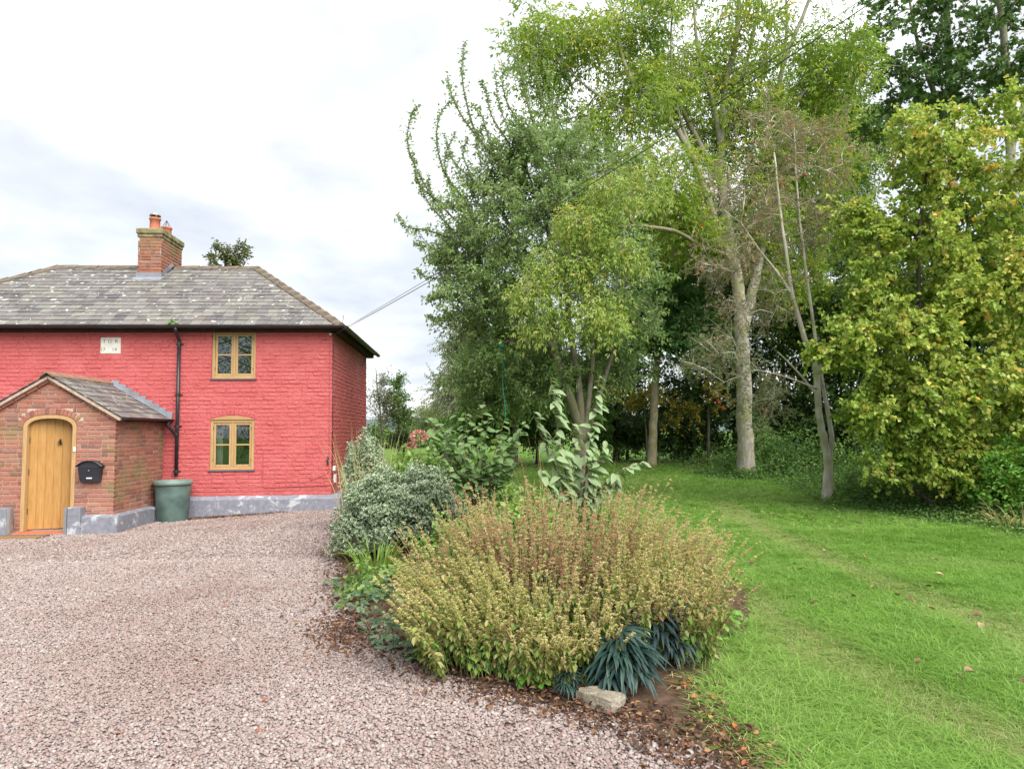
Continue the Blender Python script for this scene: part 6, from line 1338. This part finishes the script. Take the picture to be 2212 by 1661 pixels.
for x, y, lab in ((905, 942, 'larger cluster of pink blooms above the green perennial'), (888, 962, 'smaller cluster of pink blooms hanging lower by the side wall'), (1231, 1091, 'tiny red bloom low among the cherry shoots')):
    c = pt(x, y, 9.6 if x < 1000 else 7.0); root = thing('flower', lab, 'flower', c); n = 70 if x < 1000 else 14; R_ = (.08 if y < 950 else .05) if x < 1000 else .02; d = rvec(n); m = MB(); leafs(m, c+d*R_*np.array([1.2, 1, .7]), d+rvec(n)*.5, rvec(n), R_*.5, R_*.4, 'round', r=RG.random(n)); m.obj('bloom', MPINK, root); m = MB(); tube(m, crom([c, c+[.02, .05, -.3], c+[.05, .1, -.6]], 4), .004, 5); m.obj('stem', MSTEMG, root)
# brambles trailing over the left bank
LF_BRAM = leafmat('bramble leaf', [(0, (.06, .12, .05)), (.5, (.10, .18, .09)), (1, (.20, .28, .17))], under=(.32, .38, .30))
for lab, P, nl in (('bramble trailing along the gravel edge below the pale balm', [(760, 1330), (800, 1385), (850, 1410), (900, 1440)], 60), ('bramble shoot climbing the left flank of the balm', [(845, 1405), (850, 1330), (838, 1290)], 40), ('short bramble creeping out beside the strap leaves', [(735, 1270), (760, 1300), (800, 1320)], 46)):
    pp_ = np.array([gp(*q)+np.array([0, 0, .05]) for q in P]); 
    if 'climbing' in lab: pp_ = np.array([pt(850, 1400, 4.95), pt(845, 1340, 4.85), pt(838, 1285, 4.85)])
    root = thing('bramble', lab, 'plant', pp_[0], 0); C = crom(pp_, 8); C[:, 2] += .04*np.sin(np.linspace(0, 9, len(C)))+.03; m = MB(); tube(m, C, .003, 5); m.obj('stem', MSTEMB, root, True)
    i = RG.integers(0, len(C), nl); m = MB(); D = rvec(nl); D[:, 2] = D[:, 2]*.3+.1; q = C[i]+RG.normal(size=(nl, 3))*[.07, .07, .03]
    for a in (-.9, 0, .9):
        ca, sa = math.cos(a), math.sin(a); D2_ = np.stack([D[:, 0]*ca-D[:, 1]*sa, D[:, 0]*sa+D[:, 1]*ca, D[:, 2]-.15], -1); leafs(m, q, D2_, np.array([0, -.2, 1])+RG.normal(size=(nl, 3))*.25, RG.uniform(.045, .075, nl), RG.uniform(.03, .045, nl), 'round', fold=.15, r=RG.random(nl))
    m.obj('foliage', LF_BRAM, root)
# hellebores: every hand shaped leaf is its own part
LF_HEL = leafmat('hellebore leaf', [(0, (.015, .040, .036)), (.5, (.022, .055, .048)), (1, (.042, .085, .065))], src='both', trans=.12, rough=.42, spec=.35)
LF_HEL2 = leafmat('dark hellebore leaf', [(0, (.014, .032, .033)), (.6, (.022, .045, .047)), (1, (.04, .07, .065))], src='both', trans=.1, rough=.42, spec=.35)
def hel_mesh(seed, mat):
    r = np.random.default_rng(seed); m = MB(); n = 9
    for k in range(n):
        a = (k-(n-1)/2)*.34+r.normal()*.09; L = (1-.28*abs(k-(n-1)/2)/4)*r.uniform(.78, 1.1); t = np.array([0, .2, .45, .7, .88, 1]); w = np.array([.010, .036, .056, .046, .022, .001]); ca, sa = math.cos(a), math.sin(a); dr_ = r.uniform(.45, .75); V = []
        for tt, ww in zip(t, w):
            z = .12*math.sin(tt*2.4)-dr_*tt*tt*.75; ww *= r.uniform(.88, 1.15)
            for s, dz in ((1, .022), (0, 0), (-1, .022)): V.append((ca*tt*L-sa*ww*s, sa*tt*L+ca*ww*s, z+dz*(ww/.08)))
        F = []
        for i in range(5): o = i*3; F += [[o, o+3, o+4, o+1], [o+1, o+4, o+5, o+2]]
        m.add(np.array(V), np.array(F))
    return m.mesh('leaf', mat, True)
def hellebore(label, px, py, Lf, nl, hmax, mat, sd0, spread):
    c = gp(px, py); c[2] = bz(c[0], c[1]); root = thing('hellebore', label, 'plant', c, 0, 'hellebores by the edging stone'); ms = [hel_mesh(sd0+i, mat) for i in range(4)]; off = WL[root.name]; st = MB()
    for k in range(nl):
        a = k*2.4+RG.uniform(-.3, .3); f = (k+.5)/nl; rr = spread*math.sqrt(f); z = hmax*(1-.75*f)*RG.uniform(.85, 1.1); p = c+np.array([math.cos(a)*rr, math.sin(a)*rr*.8, .03+z]); d = np.array([math.cos(a), math.sin(a)-.35, .55-.9*f]); l = Lf*RG.uniform(.8, 1.15)
        put_leaf(root, ms, p, d, np.array([math.cos(a)*.4, math.sin(a)*.4-.3, 1]), l, l, off); tube(st, crom([c, (c+p)/2+[0, 0, .04], p], 3), [.004]*6+[.003], 5)
    st.obj('stem', MSTEMG, root, True)
hellebore('large blue green hellebore spilling over the edging stone', 1342, 1502, .21, 34, .26, LF_HEL, 100, .15)
hellebore('darker hellebore behind right of the stone under the balm', 1425, 1462, .21, 26, .32, LF_HEL2, 110, .13)
hellebore('small hellebore seedling between the stone and the fresh balm leaves', 1226, 1522, .085, 12, .11, LF_HEL, 120, .05)
# edging stones
def stone(label, pxs, r, h, sd_):
    a, b = gp(*pxs[0]), gp(*pxs[1]); c = (a+b)/2; L = np.linalg.norm(b-a)/2; ang = math.atan2(b[1]-a[1], b[0]-a[0]); rr = np.random.default_rng(sd_)
    bm_ = bmesh.new(); bmesh.ops.create_cube(bm_, size=2); bmesh.ops.subdivide_edges(bm_, edges=bm_.edges, cuts=6, use_grid_fill=True); V = np.array([v.co for v in bm_.verts]); F = np.array([[v.index for v in f.verts] for f in bm_.faces]); bm_.free()
    nrm = np.linalg.norm(V, axis=1, keepdims=True); V = V*.72+V/nrm*.42*1.05; 
    for k in range(9): w = rr.normal(size=3)*(1.2+k*.5); V = V+unit(V)*(.11/(1+k*.45)*np.sin(V @ w+rr.uniform(0, 6)))[:, None]
    V = V*[L, r, h]; R_ = np.array([[math.cos(ang), -math.sin(ang), 0], [math.sin(ang), math.cos(ang), 0], [0, 0, 1]]); m = MB().add(V @ R_.T, F)
    o = m.obj('edging_stone', MROCK, None, False); o.location = (c[0], c[1]+.04, c[2]+h*.40); return tag(o, label, 'stone')
def rockmat():
    m, nt = newmat('pale rough stone'); tc = nd(nt, 'ShaderNodeTexCoord').outputs['Object']; n = nd(nt, 'ShaderNodeTexNoise', {'Vector': tc, 'Scale': 9.0, 'Detail': 8.0, 'Roughness': .65}).outputs[0]; n2 = nd(nt, 'ShaderNodeTexNoise', {'Vector': tc, 'Scale': 38.0, 'Detail': 6.0, 'Roughness': .7}).outputs[0]
    c = ramp(nt, n, [(.3, (.17, .145, .10)), (.5, (.34, .30, .235)), (.7, (.46, .42, .35))]); c = mixc(nt, math_(nt, 'MULTIPLY', ss_node(nt, n2, .4, .7), .4), c, (.20, .18, .12)); finish(nt, prin(nt, c, .9, .15, bump(nt, math_(nt, 'ADD', n, n2), .03, .9))); return m
MROCK = rockmat()
stone('rough pale stone edging the bed below the large hellebore', ((1262, 1532), (1338, 1556)), .065, .078, 4)
stone('flat grey stone half hidden under the variegated bush', ((716, 1196), (735, 1182)), .10, .06, 9)
# dead leaves
LF_DEAD = leafmat('dead leaf', [(0, (.06, .034, .022)), (.5, (.12, .062, .038)), (.8, (.20, .10, .055)), (.93, (.34, .18, .09)), (1, (.42, .32, .19))], trans=.12, rough=.7)
LF_DEADO = leafmat('orange dead leaf', [(0, (.26, .085, .035)), (.5, (.42, .12, .035)), (1, (.46, .24, .08))], src='obj', trans=.15, rough=.6); LF_DEADB = leafmat('brown dead leaf', [(0, (.15, .075, .045)), (.5, (.26, .13, .08)), (1, (.42, .30, .18))], src='obj', trans=.12, rough=.7)
def litter(n, X, Y, Z, L=.040):
    m = MB(); D = rvec(n); D[:, 2] *= .35; leafs(m, np.stack([X, Y, Z], -1), D, np.array([0, 0, 1.])+RG.normal(size=(n, 3))*.55, L*RG.uniform(.5, 1.3, n), L*.55*RG.uniform(.6, 1.2, n), 'hex', fold=.3, curl=RG.choice([-.35, .2, .4]), r=RG.random(n)); return m
n = 2900; t = RG.random(n)*(len(GR_EDGE)-1); i = t.astype(int); E_ = np.array(GR_EDGE); q = E_[i]*(1-(t-i))[:, None]+E_[np.minimum(i+1, len(E_)-1)]*(t-i)[:, None]; q = q+RG.normal(size=(n, 2))*np.array([.16, .13]); q[:, 1] += .05
n2 = 1700; q2 = np.stack([RG.uniform(-6.7, -4.3, n2), np.zeros(n2)], -1); q2[:, 1] = 13.72+.063*(q2[:, 0]+6.1)-np.abs(RG.normal(size=n2))*.13-.5*np.clip(-6.0-q2[:, 0], 0, .7)*RG.random(n2); q2 = q2[RG.random(n2) < np.exp(-np.maximum(0, q2[:, 0]+5.6)/.6)]
n3 = 1900; q3_ = np.stack([RG.uniform(1.0, 2.4, n3), RG.uniform(2.9, 4.6, n3)], -1); q3_ = q3_[inside(BED, q3_[:, 0], q3_[:, 1])]
q4 = np.array([gp(RG.normal(755, 45), RG.normal(1375, 24))[:2] for _ in range(700)])
Q = np.vstack([q, q2, q3_, q4]); X, Y = Q[:, 0], Q[:, 1]; ib = inside(BED, X, Y); Zb = np.where(ib, bedz(X, Y), g(X, Y)+.028)+RG.uniform(.004, .03, len(X))
tag(litter(len(X), X, Y, Zb).obj('leaf_litter', LF_DEAD), kind='stuff')
nst = 900; X = RG.uniform(1.0, 2.5, nst); Y = RG.uniform(2.9, 4.7, nst); k_ = inside(BED, X, Y) | (seg_dist(LW_EDGE, X, Y) < .12); X, Y = X[k_], Y[k_]; m = MB()
for a, b in zip(X, Y):
    an = RG.uniform(0, 6.28); l = RG.uniform(.05, .16); z = bz(a, b)+.01; ribbon(m, [np.array([a, b, z]), np.array([a+math.cos(an)*l*.5, b+math.sin(an)*l*.5, z+RG.uniform(.005, .035)]), np.array([a+math.cos(an)*l, b+math.sin(an)*l, z])], .0016, RG.random())
tag(m.obj('dry_grass', MSTRAW), kind='stuff')
DM = [leaf_mesh(40+i, LF_DEADO, .5, RG.uniform(-.4, .5), .35) for i in range(4)]; DB = [leaf_mesh(50+i, LF_DEADB, .5, RG.uniform(-.4, .5), .4) for i in range(4)]
def fallen(label, grp, X, Y, L, ms, zf):
    for a, b in zip(X, Y):
        me = ms[int(RG.integers(4))]; an = RG.uniform(0, 6.28); s = L*RG.uniform(.7, 1.3)
        o = inst('fallen_leaf', me, None, Matrix.Translation((a, b, zf(a, b))) @ Matrix.Rotation(an, 4, 'Z') @ Matrix.Rotation(RG.uniform(-.35, .35), 4, 'X') @ Matrix.Rotation(RG.uniform(-.3, .2), 4, 'Y') @ Matrix.Diagonal((s, s*.6, s, 1))); tag(o, label, 'fallen leaf', grp)
X, Y = sample(420, -6, 1.2, 3.0, 12); k_ = inside(DRIVE, X, Y) & in_view(X, Y, 0) & (seg_dist(GR_EDGE, X, Y) < 2.6); fallen('orange fallen leaf lying on the pink gravel', 'orange leaves on the gravel', X[k_][:26], Y[k_][:26], .042, DM, lambda a, b: float(g(a, b))+.04)
X, Y = sample(500, 1, 9, 3.2, 13); k_ = ~inside(BED, X, Y) & ~inside(DRIVE, X, Y) & in_view(X, Y, 0) & (inside(LAWNP, X, Y)) & (Y < 14); fallen('brown fallen leaf lying on the lawn', 'brown leaves on the lawn', X[k_][:80], Y[k_][:80], .07, DB, lambda a, b: float(g(a, b))+.035)
X, Y = sample(300, .9, 2.4, 3.0, 4.6); k_ = inside(BED, X, Y); fallen('orange brown curled leaf on the bare soil by the lawn corner', 'curled leaves on the bare soil', X[k_][:26], Y[k_][:26], .047, DM, lambda a, b: bz(a, b)+.02)
# weed sprouting from the gutter
c = np.array(Matrix.Translation(HO) @ Matrix.Rotation(YAW, 4, 'Z') @ Vector((dpu-.04, EF-.05, EZ-.0))); gw = thing('gutter_weed', 'green weed sprouting from the gutter above the downpipe', 'plant', c); n = 26; d = rvec(n); d[:, 2] = np.abs(d[:, 2])*.6; m = MB(); leafs(m, c+d*.05, d, np.array([0, -.5, 1.])+RG.normal(size=(n, 3))*.3, .06, .045, 'round', r=RG.random(n)); m.obj('foliage', LF_BRIGHT, gw)

# little grass sprouts pushing through the gravel
m = MB()
for px, py in ((95, 1385), (60, 1400), (120, 1425), (25, 1455), (40, 1350), (300, 1370), (250, 1445), (110, 1545), (60, 1600), (190, 1600), (520, 1290), (470, 1330), (15, 1490), (140, 1178), (120, 1186)):
    c = gp(px, py); blades(m, c+np.array([0, 0, .01]), 14, .07, .045, .0022, .9, .3, k=4)
tag(m.obj('gravel_weeds', MIRIS), kind='stuff')
